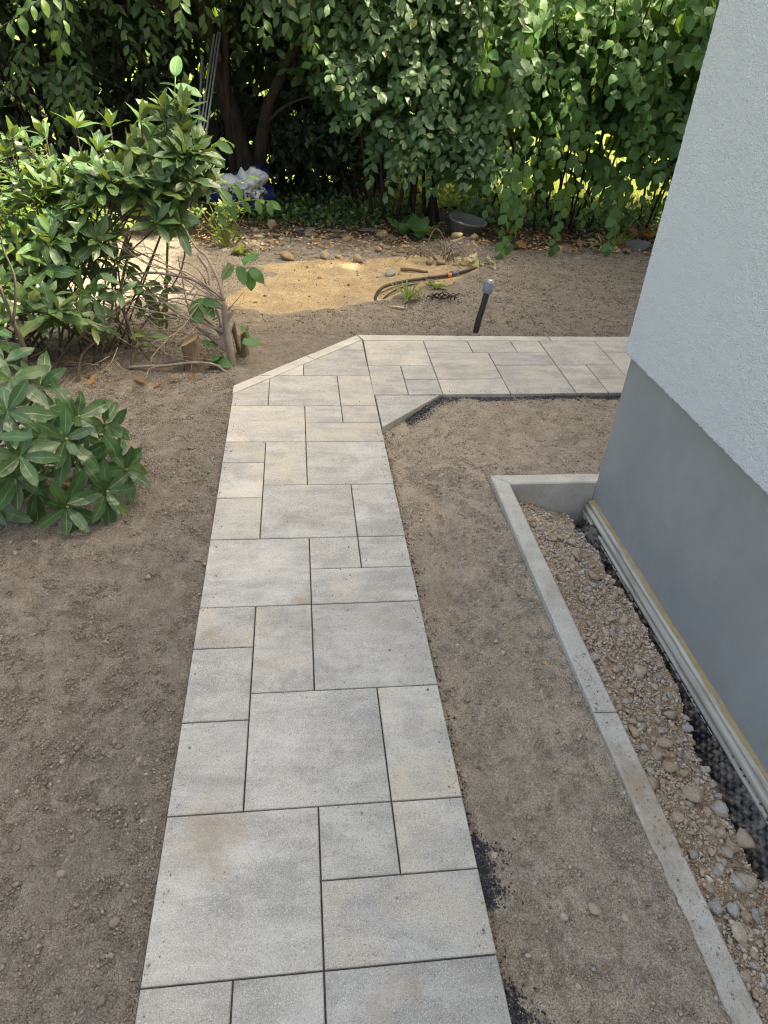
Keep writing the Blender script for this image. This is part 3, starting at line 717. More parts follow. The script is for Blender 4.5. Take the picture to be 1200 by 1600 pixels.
# ------------------------------------------------------------------ plants
def leaf_template(nseg, prof, fold=.25, curl=.25, wav=0., seed=0, w=.35):
    r = np.random.default_rng(seed); t = np.linspace(0, 1, nseg + 1); wd = np.array([prof(x) for x in t]); wd = wd / wd.max() * w / 2
    rows, uv = [], []
    for i, x in enumerate(t):
        z0 = -curl * x * x + r.normal() * wav * .3
        tw = r.normal() * wav
        for s in (-1, 0, 1):
            rows.append([s * wd[i], x * (1 - .15 * curl), z0 + abs(s) * wd[i] * fold + s * wd[i] * tw]); uv.append([.5 + s * .5, x])
    idx = np.arange(len(rows)).reshape(-1, 3)
    F = np.stack([idx[:-1, :-1], idx[:-1, 1:], idx[1:, 1:], idx[1:, :-1]], -1).reshape(-1, 4)
    return np.array(rows), F, np.array(uv)
def P_rhodo(t): return .035 + (t > .08) * max(0, math.sin(math.pi * min(1, (t - .03) / .97) ** 1.15)) ** .8 if t < 1 else .02
def P_ovate(t): return .05 + max(0, (min(1, (t - .04) / .96) if t > .04 else 0)) ** .55 * (1 - t) ** .75 if t < 1 else .01
def P_ell(t): return .04 + max(0, math.sin(math.pi * min(1, max(0, t - .06) / .94) ** .95)) if t < 1 else .02

class Plant:
    def __init__(s, root, prof, w, L, mat, nvar=5, fold=.3, curl=.25, wav=.12, nseg=6, stuffseg=3):
        s.root = root; s.base = np.array(root.location); s.mat = mat
        s.var = [leaf_template(nseg, prof, fold * random.uniform(.6, 1.3), curl * random.uniform(.2, 1.7), wav, i, w * random.uniform(.9, 1.1)) for i in range(nvar)]
        s.low = [leaf_template(stuffseg, prof, fold, curl * k, wav, 50 + i, w) for i, k in enumerate((.5, 1.2))]
        s.P, s.B = [], []; s.tubes = []; s.big = []
    def leaf(s, p, d, n, L):
        d = unit(d); n = np.asarray(n, float); n = n - (n @ d) * d; n = unit(n); x = np.cross(d, n)
        s.P.append(np.asarray(p, float)); s.B.append(np.stack([x, d, n], 1) * L)
    def whorl(s, p, axis, k, L, lo=-5, hi=45):
        axis = unit(axis); e1 = unit(np.cross(axis, [.3, .5, .81])); e2 = np.cross(axis, e1); a0 = random.uniform(0, 6.28)
        for i in range(k):
            a = a0 + i * 2.39996 + random.gauss(0, .12); e = math.radians(lo + (hi - lo) * (i / max(1, k - 1)) + random.gauss(0, 7))
            r = math.cos(a) * e1 + math.sin(a) * e2; dd = r * math.cos(e) + axis * math.sin(e); dd = dd - np.array([0, 0, .12])
            s.leaf(p + axis * (.012 * i / k - .01), dd, axis * math.cos(e) - r * math.sin(e) + rng.normal(size=3) * .12, L * random.uniform(.72, 1.08) * (1 - .28 * i / k))
    def twig(s, pts, spacing, L, rad=.003, alt=True, droop=.35, nb=(0, -.5, .8), start=.12, both=False, tip=True):
        P = smooth_path(pts, 5); s.tubes.append(tube(P, rad, rad * .4, 5))
        seg = np.r_[0, np.cumsum(np.linalg.norm(np.diff(P, axis=0), axis=1))]; tot = seg[-1]; x = tot * start; k = 0
        while x < tot:
            p = np.array([np.interp(x, seg, P[:, j]) for j in range(3)]); i = min(np.searchsorted(seg, x), len(P) - 1); i = max(i, 1)
            t = unit(P[i] - P[i - 1]); side = unit(np.cross(t, np.array(nb))); 
            for sg in ((1, -1) if both else ((1,) if k % 2 else (-1,))):
                dd = .45 * t + sg * side * .8 + np.array([0, 0, -droop]) + rng.normal(size=3) * .16
                s.leaf(p, dd, np.array(nb) + rng.normal(size=3) * .28, L * random.uniform(.7, 1.12) * (1 - .3 * x / tot))
            x += spacing * random.uniform(.8, 1.25); k += 1
        if tip: s.leaf(P[-1], t + np.array([0, 0, -droop * .5]), np.array(nb) + rng.normal(size=3) * .2, L * .7)
    def branch(s, pts, r0, r1, n=6, bump=.06): s.big.append(tube(smooth_path(pts, 4), r0, r1, n, bump))
    def build(s, nind=300, leafname='leaf', stem='stem', stemmat=None, stuffname='foliage'):
        P, B = np.array(s.P), np.array(s.B)
        if len(P):
            cen = P + B[:, :, 1] * .5; x, y, z = project(cen); L = np.linalg.norm(B[:, :, 1], axis=1)
            inf = (x > -30) & (x < 1230) & (y > -30) & (y < 1630) & (z > .1)
            score = np.where(inf, L / np.maximum(z, .1) ** 1.6, L / 1e4) ; order = np.argsort(-score); ind = order[:nind]; rest = order[nind:]
            mes = []
            for V, F, uv in s.var:
                me = mesh_np(leafname, V, F, True, uv); me.materials.append(s.mat); mes.append(me)
            for i in ind:
                b = B[i]; p = P[i] - s.base
                o = bpy.data.objects.new(leafname, random.choice(mes)); COL.objects.link(o); o.parent = s.root
                o.matrix_basis = Matrix(((b[0, 0], b[0, 1], b[0, 2], p[0]), (b[1, 0], b[1, 1], b[1, 2], p[1]), (b[2, 0], b[2, 1], b[2, 2], p[2]), (0, 0, 0, 1)))
            if len(rest):
                Vs, Fs, Us, Ts, o_ = [], [], [], [], 0
                for k_, T in enumerate(s.low):
                    r = rest[k_::len(s.low)]
                    if not len(r): continue
                    V, F, u, t = instance(T[0], T[1], P[r] - s.base, B[r], None, T[2]); Vs.append(V); Fs.append(F + o_); Us.append(u); Ts.append(t); o_ += len(V)
                o = link(stuffname, mesh_np(stuffname, np.concatenate(Vs), Fs, True, np.concatenate(Us), {'tint': np.concatenate(Ts)}), s.mat, s.root); o['kind'] = 'stuff'
        if s.tubes:
            Vt = [(t[0] - s.base, t[1], t[2]) for t in s.tubes]
            link('twigs', tubes_mesh('twigs', Vt), stemmat or BARK, s.root)['kind'] = 'stuff'
        for t in s.big: link(stem, tubes_mesh(stem, [(t[0] - s.base, t[1], t[2])]), stemmat or BARK, s.root)

BARK = mat_bark('bark', (.06, .045, .033), (.15, .12, .09)); BARKL = mat_bark('bark_pale', (.16, .125, .095), (.33, .275, .22)); BARKD = mat_bark('bark_dark', (.022, .017, .013), (.06, .047, .036))
WOOD = mat_bark('stump_bark', (.09, .065, .042), (.23, .165, .10), 34)
GSTEM = mat_bark('green_stem', (.10, .14, .03), (.24, .26, .07))
L_RH = mat_leaf('rhododendron_leaf', (.022, .066, .022), (.045, .112, .034), (.15, .24, .08), (.11, .14, .06), .27, .12, (.20, .36, .04), 11, .5)
L_RH2 = mat_leaf('rhododendron_leaf_light', (.042, .100, .038), (.092, .160, .060), (.19, .26, .10), (.14, .18, .07), .27, .14, (.32, .46, .05), 11, .5)
L_DOG = mat_leaf('dogwood_leaf', (.065, .155, .055), (.10, .205, .075), (.13, .22, .09), None, .5, .3, (.22, .42, .05), 8, .35)
L_BIG = mat_leaf('broad_leaf', (.070, .165, .052), (.12, .235, .075), (.10, .19, .07), None, .48, .3, (.26, .46, .04), 9, .4)
L_SM = mat_leaf('small_dark_leaf', (.055, .125, .050), (.10, .185, .075), (.10, .16, .07), None, .42, .25, (.20, .36, .05), 8, .45)
L_TREE = mat_leaf('tree_leaf', (.030, .070, .020), (.060, .115, .030), (.08, .14, .05), None, .45, .25, (.20, .34, .03), 7, .4)
L_SHADED = mat_leaf('shade_darkened_leaf', (.012, .026, .012), (.024, .048, .018), (.03, .05, .02), None, .5, .06, (.08, .14, .02), 7, .35)  # leaf colour darkened so the thicket reads as deep hedge shade
L_YEL = mat_leaf('yellow_green_leaf', (.085, .155, .035), (.16, .22, .05), (.2, .28, .1), None, .5, .35, (.40, .52, .05), 7, .35)
L_GRASS = mat_leaf('grass_blade', (.13, .17, .05), (.22, .235, .085), (.2, .24, .08), None, .6, .25, (.40, .44, .10), 3, .3)
L_DRY = mat_leaf('dry_leaf', (.20, .11, .05), (.32, .20, .10), (.25, .17, .1), None, .8, .1, (.3, .2, .08), 7, .2)
L_WILT = mat_leaf('wilted_leaf', (.45, .42, .22), (.55, .52, .33), (.5, .48, .3), None, .7, .2, (.4, .4, .15), 7, .2)
L_YF = mat_leaf('fallen_yellow_leaf', (.50, .30, .06), (.58, .36, .10), (.5, .35, .1), None, .7, .2, (.5, .35, .08), 7, .2)

# near rhododendron
root = empty('rhododendron_bush', (-1.05, 2.0, 0), 'glossy big-leaved rhododendron overhanging the soil in the near left corner', 'shrub')
pl = Plant(root, P_rhodo, .33, .17, L_RH, 6, .22, .16, .10, 8)
cen0 = np.array([-1.0, 2.05, .22])
WH = [((-.558, 1.70, .104), 9), ((-.422, 1.78, .122), 10), ((-.538, 1.80, .353), 9), ((-.525, 1.95, .37), 9), ((-.455, 2.05, .286), 8), ((-.365, 1.90, .150), 8), ((-.70, 1.75, .50), 8), ((-.722, 1.72, .23), 9), ((-.64, 1.85, .345), 8), ((-.74, 1.95, .53), 8), ((-.68, 2.05, .46), 8),
      ((-.85, 1.70, .12), 8), ((-.95, 1.68, .34), 8), ((-.88, 1.85, .52), 8), ((-1.1, 1.75, .5), 8), ((-.55, 1.92, .20), 8), ((-.62, 2.12, .24), 7), ((-.50, 2.20, .16), 7), ((-1.1, 2.0, .62), 8), ((-.85, 2.2, .5), 8), ((-.7, 1.8, .12), 8), ((-.42, 2.02, .12), 7), ((-1.2, 1.6, .25), 8), ((-.66, 1.66, .36), 8)]
for (p, k) in WH:
    p = np.array(p); ax = unit(p - cen0) * .55 + unit(CAM - p) * .5 + np.array([0, 0, .25]); pl.whorl(p, ax, k, .182)
    m_ = cen0 * .5 + p * .5 + np.array([0, 0, -.05]) + rng.normal(size=3) * .03
    b0 = np.array([-1.05, 2.05, 0.0]) + rng.normal(size=3) * [.06, .06, 0]
    pl.branch([b0, (b0 + m_) / 2 + [0, 0, .03], m_, p - unit(ax) * .05, p], .011, .0035)
pl.leaf((-.72, 1.62, .46), (.8, -.1, .15), (-.2, -.4, .9), .15)
pl.build(300, 'leaf', 'stem', BARK)
# leaf buds in the centre of the front whorls
BUD = mat_simple('leaf_bud', (.42, .34, .12), .5, (.34, .30, .10))
Vb, Fb = ico(1); Vb = Vb * np.array([.6, .6, 1.4]) * .0085; bud_me = mesh_np('bud', Vb, Fb, True); bud_me.materials.append(BUD)
for (p, k) in WH[:6]:
    p = np.array(p); ax = unit(unit(p - cen0) * .55 + unit(CAM - p) * .5 + np.array([0, 0, .25]))
    o = bpy.data.objects.new('bud', bud_me); COL.objects.link(o); o.parent = root; o.location = p + ax * .012 - np.array(root.location); o.rotation_euler = Vector(ax).to_track_quat('Z', 'Y').to_euler()

# large rhododendron
root = empty('rhododendron_bush', (-.95, 3.65, 0), 'large straggly rhododendron with bare lower stems beside the path bend', 'shrub')
pl = Plant(root, P_rhodo, .33, .16, L_RH2, 6, .22, .18, .08, 7)
blobs = [((-.36, 3.92, .98), (.24, .26, .20), 24), ((-.70, 3.85, .78), (.42, .36, .24), 40), ((-1.22, 3.85, .66), (.50, .40, .32), 46), ((-.32, 3.82, .76), (.18, .2, .14), 7), ((-.95, 3.6, .56), (.40, .25, .18), 20), ((-1.35, 3.5, .5), (.35, .25, .22), 14), ((-1.18, 3.25, .30), (.40, .25, .18), 24)]
base0 = np.array([-1.0, 3.55, 0.])
for c, r, k in blobs:
    c, r = np.array(c), np.array(r)
    for i in range(k):
        v = unit(rng.normal(size=3)); v[1] = -abs(v[1]) if random.random() < .65 else v[1]
        if v[2] < -.45: v[2] *= -1
        p = c + v * r * random.uniform(.7, 1.05); ax = v * [.6, .6, .5] + np.array([0, 0, .75]) + rng.normal(size=3) * .2
        pl.whorl(p, ax, random.choice((7, 8, 9, 10)), .21 * random.uniform(.72, 1.1), 8, 68)
        if i % 4 == 0:
            b0 = base0 + rng.normal(size=3) * [.3, .15, 0]; m_ = (b0 + c) / 2 + rng.normal(size=3) * .08
            pl.branch([b0, m_, c + v * r * .4, p], .0065, .003, 5)
for i in range(62):      # lower leaves among the stems
    p = np.array([U(-1.6, -.45), U(3.25, 3.9), U(.10, .5)]); pl.whorl(p, rng.normal(size=3) * .5 + [0, -.3, .8], random.choice((3, 4, 5)), .16, -10, 50)
for i in range(16):      # upright shoots
    p = np.array([U(-1.3, -.2), U(3.75, 4.0), 0]); p[2] = np.interp(p[0], [-1.3, -.6, -.3, -.2], [.98, 1.08, 1.22, 1.15]) + U(-.02, .13); pl.whorl(p, rng.normal(size=3) * .25 + [0, -.1, 1], 7, .17, 25, 80)
    pl.branch([p - [U(-.05, .05), 0, .3], p - [0, 0, .12], p], .005, .004, 5)
def tw(l, r0, r1, n=6): pl.branch(l, r0, r1, n)
for l, a, b in (([(-1.097, 2.95, -.03), (-1.064, 2.94, .168), (-1.048, 2.93, .279), (-1.062, 2.92, .418), (-1.07, 2.91, .519), (-1.076, 2.9, .60)], .017, .010),
                ([(-1.058, 2.9, .409), (-1.018, 2.9, .524), (-.994, 2.9, .649), (-1.014, 2.9, .769), (-1.009, 2.9, .827)], .008, .004),
                ([(-1.043, 3.2, -.02), (-.965, 3.267, .106), (-.839, 3.333, .205), (-.78, 3.4, .28)], .012, .008),
                ([(-.878, 3.1, -.03), (-.849, 3.2, .116), (-.746, 3.3, .192), (-.679, 3.4, .289), (-.562, 3.5, .352)], .008, .005),
                ([(-.62, 3.3, -.03), (-.60, 3.4, .15), (-.66, 3.5, .35), (-.6, 3.7, .6)], .012, .008)): tw(l, a, b)
pl.build(300, 'leaf', 'stem', BARK)
# dead twigs tangled under it
DT = []
for i in range(100):
    a = np.array([U(-1.5, -.12), U(3.15, 3.8), U(0.0, .42)]); d_ = unit(np.array([rng.normal(), rng.normal() * .5, rng.normal() * .55])) * U(.15, .55)
    b = a + d_; b[2] = max(b[2], .0); mm = (a + b) / 2 + rng.normal(size=3) * .035
    DT.append(tube(smooth_path([a, mm, b], 3) - np.array([-.7, 3.4, 0]), U(.0022, .005), .0013, 5))
tag(link('dead_twigs', tubes_mesh('dead_twigs', DT), BARKL, None, (-.7, 3.4, 0)), 'tangle of dry grey twigs under the large rhododendron', None, None, 'stuff')

# shrub with the pale bare stems at the path bend
root = empty('pruned_shrub', (-.03, 3.36, 0), 'pruned shrub with bare pale forked stems at the path bend', 'shrub')
pl = Plant(root, P_ovate, .52, .13, L_DOG, 5, .2, .25, .12, 6)
for l, a, b in (([(-.024, 3.36, -.05), (-.042, 3.367, .116), (-.053, 3.373, .271), (-.052, 3.38, .383)], .025, .017),
                ([(-.052, 3.38, .383), (-.107, 3.424, .423), (-.234, 3.468, .477), (-.347, 3.512, .484), (-.481, 3.556, .482), (-.602, 3.6, .452)], .012, .006),
                ([(-.052, 3.38, .383), (-.077, 3.424, .479), (-.118, 3.468, .556), (-.147, 3.512, .597), (-.209, 3.556, .638), (-.275, 3.6, .748)], .011, .005),
                ([(-.06, 3.39, .12), (-.071, 3.4, .202), (-.11, 3.475, .312), (-.141, 3.55, .383), (-.155, 3.625, .474), (-.216, 3.7, .545)], .016, .009),
                ([(-.04, 3.365, .06), (-.062, 3.37, .094), (-.169, 3.436, .151), (-.3, 3.502, .232), (-.398, 3.568, .275), (-.511, 3.634, .348), (-.624, 3.7, .422)], .014, .006),
                ([(-.05, 3.37, .12), (-.07, 3.37, .146), (-.129, 3.447, .196), (-.225, 3.523, .254), (-.304, 3.6, .305)], .010, .006),
                ([(-.05, 3.375, .25), (-.02, 3.37, .30), (-.005, 3.37, .335)], .010, .008),
                ([(-.272, 3.3, .651), (-.264, 3.3, .565), (-.258, 3.3, .46), (-.247, 3.3, .369), (-.248, 3.35, .27)], .004, .004),
                ([(-.08, 3.5, .381), (-.056, 3.533, .484), (0, 3.567, .531), (.09, 3.6, .505)], .005, .003),
                ([(-.20, 3.47, .47), (-.26, 3.42, .40), (-.36, 3.4, .36), (-.5, 3.4, .37)], .004, .002),
                ([(-.15, 3.45, .45), (-.17, 3.42, .52), (-.22, 3.4, .58), (-.3, 3.4, .6)], .004, .002)): pl.branch(l, a, b, 7, .05)
for i in range(9):
    a = np.array([-.055 + U(-.01, .01), 3.375, U(.05, .42)]); e = np.array([U(-.95, -.35), U(3.35, 3.75), a[2] + U(-.1, .32)])
    m1 = a + (e - a) * .35 + [0, 0, U(.02, .07)]; m2 = a + (e - a) * .7 + rng.normal(size=3) * .03
    pl.branch([a, m1, m2, e], U(.004, .0075), .0022, 6, .05)
    for k_ in range(2):
        f0 = a + (e - a) * U(.4, .9) + [0, 0, .03]; pl.tubes.append(tube(smooth_path([f0, f0 + [U(-.12, 0), U(-.06, .06), U(.0, .1)], f0 + [U(-.3, -.05), U(-.1, .1), U(-.05, .18)]], 3), .0028, .0014, 5))
for p, d_ in (((.03, 3.58, .53), (.3, -.5, -.8)), ((.0, 3.57, .54), (-.6, -.5, -.5)), ((.09, 3.6, .51), (.6, -.4, -.4)), ((.09, 3.6, .50), (.1, -.3, -.9)), ((.06, 3.59, .53), (.2, .3, .2)),
              ((-.2, 3.42, .38), (.6, -.4, -.5)), ((-.2, 3.42, .38), (-.5, -.6, -.3)), ((-.18, 3.4, .36), (.8, 0, .1)), ((-.22, 3.4, .36), (.1, -.6, -.7)), ((-.10, 3.42, .10), (-.6, -.3, .2)), ((-.08, 3.36, .05), (-.7, -.5, .1)), ((0.03, 3.4, .12), (.5, 0, .1)), ((.02, 3.45, .2), (.6, .1, -.5)), ((-.06, 3.45, .25), (-.2, -.4, -.6)), ((-.25, 3.45, .3), (.4, -.6, .1)), ((-.15, 3.36, .02), (.6, -.5, .2))):
    pl.leaf(p, d_, np.array([0, -.45, .8]) + rng.normal(size=3) * .25, .135 * random.uniform(.85, 1.15))
pl.build(60, 'leaf', 'stem', BARKL)
o = link('fallen_branch', tubes_mesh('fallen_branch', [tube(smooth_path([(-.36, .03, -.005), (-.15, .02, .012), (.02, .01, .036), (.145, 0, .03), (.216, -.01, -.02)], 4), .010, .007, 7, .06), tube(smooth_path([(-.1, .02, .015), (-.2, -.1, .05), (-.22, -.2, .02)], 4), .006, .003, 6)]), BARKL, None, (-.272, 3.27, .005))
tag(o, 'long pale branch lying on the soil under the large rhododendron', 'branch')

# stumps
def stump(x, y, r, h, label, lean=(0, 0)):
    V, F = [], []; n = 16; lv = [(-.05, 1.35), (0.0, 1.25), (.03, 1.05), (h * .5, .97), (h, .95)]
    for k_, (z, s) in enumerate(lv):
        for j in range(n):
            a = j * 2 * math.pi / n; rr = r * s * (1 + .09 * math.sin(3 * a + x * 9) + random.uniform(-.04, .04))
            V.append([rr * math.cos(a) + lean[0] * z, rr * math.sin(a) + lean[1] * z, z + (.03 * math.cos(a) * h / .17 if k_ == 4 else 0)])
    Q = [[k_ * n + j, k_ * n + (j + 1) % n, (k_ + 1) * n + (j + 1) % n, (k_ + 1) * n + j] for k_ in range(4) for j in range(n)]
    root = empty('tree_stump', (x, y, float(H(x, y))), label, 'stump', 'cut stumps by the path bend')
    link('trunk', mesh_np('trunk', np.array(V), np.array(Q), True), WOOD, root)
    top = np.array(V[4 * n:]) + [0, 0, .001]
    link('cut_face', mesh_np('cut_face', top, np.array([list(range(n))])), mat_simple('cut_wood', (.42, .29, .15), .8, (.33, .22, .11), 30), root)
stump(-.25, 3.33, .052, .17, 'thick tan cut stump half hidden under the rhododendron stems', (-.1, .1))
stump(.035, 3.52, .024, .16, 'thin cut stump standing free nearest the path bend', (.03, 0))
stump(-.0, 3.55, .012, .18, 'thinnest cut stem between the free stump and the pale forked stems', (-.15, 0))

# dogwood rising out of the rhododendron
root = empty('dogwood_shrub', (-.49, 3.9, 0), 'upright young shrub with ovate opposite leaves rising above the rhododendron', 'shrub')
pl = Plant(root, P_ovate, .56, .15, L_DOG, 6, .22, .35, .05, 7)
nbv = (0, -.55, .75)
pl.twig([(-.50, 3.92, 0), (-.43, 3.95, .55), (-.379, 4.0, .839), (-.362, 4.05, 1.043), (-.331, 4.1, 1.24), (-.308, 4.15, 1.43)], .072, .20, .009, both=True, nb=nbv, start=.5, droop=.25)
pl.twig([(-.354, 4.0, 1.05), (-.43, 4.05, 1.175), (-.518, 4.1, 1.205)], .07, .14, .004, both=True, nb=nbv, start=.5)
pl.twig([(-.261, 4.0, .807), (-.107, 4.033, .842), (.031, 4.067, .896), (.069, 4.1, .91)], .10, .13, .004, both=True, nb=nbv, start=.5)
pl.twig([(-.35, 4.0, .9), (-.242, 4.0, .986), (-.126, 4.05, 1.087), (-.071, 4.1, 1.117)], .08, .18, .004, both=True, nb=nbv, start=.3)
pl.twig([(-.3, 3.95, .55), (-.156, 4.0, .68), (-.031, 4.0, .778), (.127, 4.0, .813), (.205, 4.0, .804)], .075, .13, .004, both=True, nb=nbv, start=.45, droop=.6)
pl.twig([(-.38, 4.0, .85), (-.45, 4.0, 1.0), (-.47, 4.0, 1.1)], .08, .18, .004, both=True, nb=nbv, start=.4)
pl.build(120, 'leaf', 'stem', GSTEM)

# yellow-green neighbours on the far left
root = empty('forsythia_shrub', (-1.9, 5.6, 0), 'sunlit yellow-green shrub with small leaves behind the rhododendron', 'shrub')
pl = Plant(root, P_ell, .42, .08, L_YEL, 5, .2, .2, .1, 4)
for i in range(150):
    b = np.array([U(-2.7, -1.15), U(5.1, 6.1), 0]); t_ = b + [U(-.3, .3), U(-.4, .1), U(.35, .85) * (1 - .35 * (b[0] > -1.5))]
    pl.twig([b, (b + t_) / 2 + rng.normal(size=3) * .06 + [0, 0, .08], t_], .05, .085, .003, both=True, nb=(0, -.3, .9), start=.2)
pl.build(300, 'leaf', 'stem', BARK)
root = empty('bramble_shoot', (-1.6, 4.4, 0), 'long yellow-green shoot arching across above the rhododendron', 'shoot')
pl = Plant(root, P_ell, .36, .10, L_YEL, 4, .3, .3, .1, 5)
pl.twig([(-1.75, 4.3, 0), (-1.7, 4.35, .7), (-1.465, 4.4, .96), (-1.354, 4.45, .929), (-1.221, 4.5, .885), (-1.092, 4.55, .898), (-.96, 4.6, .925)], .11, .11, .006, both=True, nb=(0, -.4, .9), start=.62, droop=-.2)
pl.build(40, 'leaf', 'stem', GSTEM)

# broad-leaved shrub on the right
root = empty('broad_leaved_shrub', (3.1, 6.8, 0), 'broad-leaved arching shrub drooping over the soil on the right', 'shrub')
pl = Plant(root, P_ovate, .70, .16, L_BIG, 6, .18, .3, .10, 6)
for i in range(24):
    b = np.array([U(2.3, 4.6), U(6.85, 7.5), -.03]); t_ = b + [rng.normal() * .35, U(-.5, .1), U(1.9, 2.9)]
    pl.branch([b, (b + t_) / 2 + rng.normal(size=3) * .08 + [0, .1, 0], t_], .013, .006, 5)
def bigtwig(x, y, z, ln, sp=.07, L=.185):
    o_ = np.array([x, y, z]); d_ = unit(np.array([rng.normal() * .55, -1, .35 + rng.normal() * .3])); dr = U(.1, .5)
    pts = [o_, o_ + d_ * ln * .35 + [0, 0, ln * .04], o_ + d_ * ln * .7 - [0, 0, ln * dr * .5], o_ + d_ * ln * .95 - [0, 0, ln * dr * 1.5]]
    pl.twig(pts, sp * U(.8, 1.15), L * U(.6, 1.12), .004, nb=(rng.normal() * .5, -.6 + rng.normal() * .25, .65), droop=U(-.05, .75), start=.12)
cnt = 0
while cnt < 330:
    x = U(1.95, 5.2); z = U(.42, 2.5)
    gap = 1.0
    if z < 1.0: gap = .42 if 2.25 < x < 3.5 else .8
    if z < .65: gap *= .55
    if random.random() > gap: continue
    bigtwig(x, 6.95 + .25 * vnoise(np.array([x]), np.array([z]), .5, 70)[0] + U(-.25, .4), z, U(.4, .75)); cnt += 1
for k_, (n_, z0, z1) in enumerate(((3400, 1.0, 2.7), (300, .45, 1.0))):
    for q in np.c_[U(1.75, 5.6, n_), U(7.0, 8.0, n_), U(z0, z1, n_)]:
        pl.leaf(q, (rng.normal(), rng.normal() * .6 - .2, -.6 + rng.normal() * .5), (rng.normal() * .5, -.6, .6), U(.14, .2))
for l in ([(2.35, 6.35, 1.0), (2.32, 6.05, .9), (2.29, 5.9, .45), (2.27, 5.84, .06)], [(2.5, 6.3, .9), (2.42, 6.0, .75), (2.4, 5.92, .35), (2.36, 5.9, .12)], [(2.9, 6.3, .8), (2.88, 6.1, .6), (2.85, 6.05, .25), (2.84, 6.03, .08)], [(3.4, 6.3, .8), (3.4, 6.1, .55), (3.42, 6.05, .25), (3.4, 6.03, .1)]):
    pl.twig(l, .055, .15, .004, nb=(0, -.85, .45), droop=.7, start=.3)
pl.build(300, 'leaf', 'cane', BARKD)

# small-leaved shrub in the middle
root = empty('small_leaved_shrub', (1.3, 7.1, 0), 'dark small-leaved shrub hanging over the middle of the hedge', 'shrub')
pl = Plant(root, P_ell, .52, .11, L_SM, 6, .22, .2, .10, 6)
for i in range(9):
    b = np.array([U(1.2, 2.0), U(7.0, 7.4), -.03]); t_ = b + [rng.normal() * .3 - .2, U(-.4, 0), U(1.9, 2.6)]
    pl.branch([b, (b + t_) / 2 + rng.normal(size=3) * .06, t_], .022, .008, 6)
cnt = 0
while cnt < 270:
    x = U(.55, 2.35); z = U(.55, 2.5)
    lowlim = np.interp(x, [.55, .8, 1.1, 1.5, 2.0, 2.35], [1.5, 1.05, .75, .55, .5, .6])
    if z < lowlim + U(0, .15): continue
    o_ = np.array([x, 6.95 + U(-.3, .35), z]); ln = U(.4, .7); d_ = unit(np.array([rng.normal() * .5, -1, .15]))
    dr = U(.0, .5); pl.twig([o_, o_ + d_ * ln * .4, o_ + d_ * ln * .72 - [0, 0, ln * dr * .4], o_ + d_ * ln * .95 - [0, 0, ln * dr * 1.3]], .05, .135, .003, nb=(rng.normal() * .35, -.7, .6), droop=U(.1, .6), start=.12); cnt += 1
for q in np.c_[U(.3, 2.5, 3600), U(7.3, 8.1, 3600), U(.75, 3.1, 3600)]:
    if q[2] > np.interp(q[0], [.3, .8, 1.1, 1.5, 2.5], [1.3, 1.0, .8, .7, .7]): pl.leaf(q, (rng.normal(), rng.normal() * .6 - .2, -.5 + rng.normal() * .5), (rng.normal() * .5, -.6, .6), U(.10, .14))
pl.build(300, 'leaf', 'stem', BARKD)

# trees behind
def tree(name, loc, label, trunks, sprigs, L, mat, w=.46, canopy=None, nind=200, prof=P_ell, group='trees behind the garden'):
    root = empty(name, loc, label, 'tree', group)
    p_ = Plant(root, prof, w, L, mat, 5, .22, .2, .1, 5, 2)
    for l, a, b in trunks: p_.branch(l, a, b, 9, .05)
    for pts, sp, LL in sprigs: p_.twig(pts, sp, LL, .004, nb=(rng.normal() * .2, -.7, .6), droop=.45, start=.1)
    if canopy:
        for c, r, n_, LL in canopy:
            v = unit(rng.normal(size=(n_, 3))) * U(.25, 1, (n_, 1)) ** (1 / 3); P_ = np.array(c) + v * np.array(r)
            cl = vnoise(P_[:, 0], P_[:, 2] + P_[:, 1] * .7, .45, 80) > -.45
            for q in P_[cl]: p_.leaf(q, np.array([rng.normal(), rng.normal(), -.4 + rng.normal() * .5]), np.array([rng.normal() * .5, -.3 + rng.normal() * .5, .8]), LL * random.uniform(.7, 1.2))
    p_.build(nind, 'leaf', 'trunk', BARKD)
    return root
def hang(x, y, z, ln, dirx=0.): 
    d_ = unit(np.array([rng.normal() * .4 + dirx, -.9, .05])); o_ = np.array([x, y, z])
    return [o_, o_ + d_ * ln * .35, o_ + d_ * ln * .6 - [0, 0, ln * .22], o_ + d_ * ln * .68 - [0, 0, ln * .6]]
spr = []
for i in range(62):
    x = U(-2.9, .6); z = U(1.62, 2.4); spr.append((hang(x, 7.1 + U(-.6, .5), z, U(.35, .65)), .055, .13))
for x, z in ((-1.85, 1.35), (-1.75, 1.2), (-1.62, 1.15), (-1.5, 1.25), (-1.66, 1.02), (-1.78, 1.05), (-1.55, 1.05), (-1.9, 1.2)):
    for k_ in range(3): spr.append((hang(x + U(-.06, .06), 6.95 + U(-.1, .1), z + U(-.05, .1), .42), .05, .13))
for pts in ([(-1.10, 5.7, 2.0), (-1.15, 5.45, 1.85), (-1.19, 5.4, 1.68), (-1.25, 5.38, 1.50)], [(-1.3, 5.8, 1.85), (-1.45, 5.6, 1.72), (-1.6, 5.55, 1.62), (-1.75, 5.5, 1.55)], [(.12, 6.5, 1.95), (.13, 6.3, 1.85), (.14, 6.2, 1.72), (.15, 6.18, 1.62)], [(.5, 6.5, 1.95), (.52, 6.3, 1.85), (.54, 6.22, 1.7), (.55, 6.2, 1.58)], [(-.43, 5.8, 1.95), (-.43, 5.65, 1.85), (-.42, 5.6, 1.74)], [(.3, 6.4, 2.0), (.33, 6.25, 1.85), (.35, 6.2, 1.7)]):
    spr.append((pts, .055, .15))
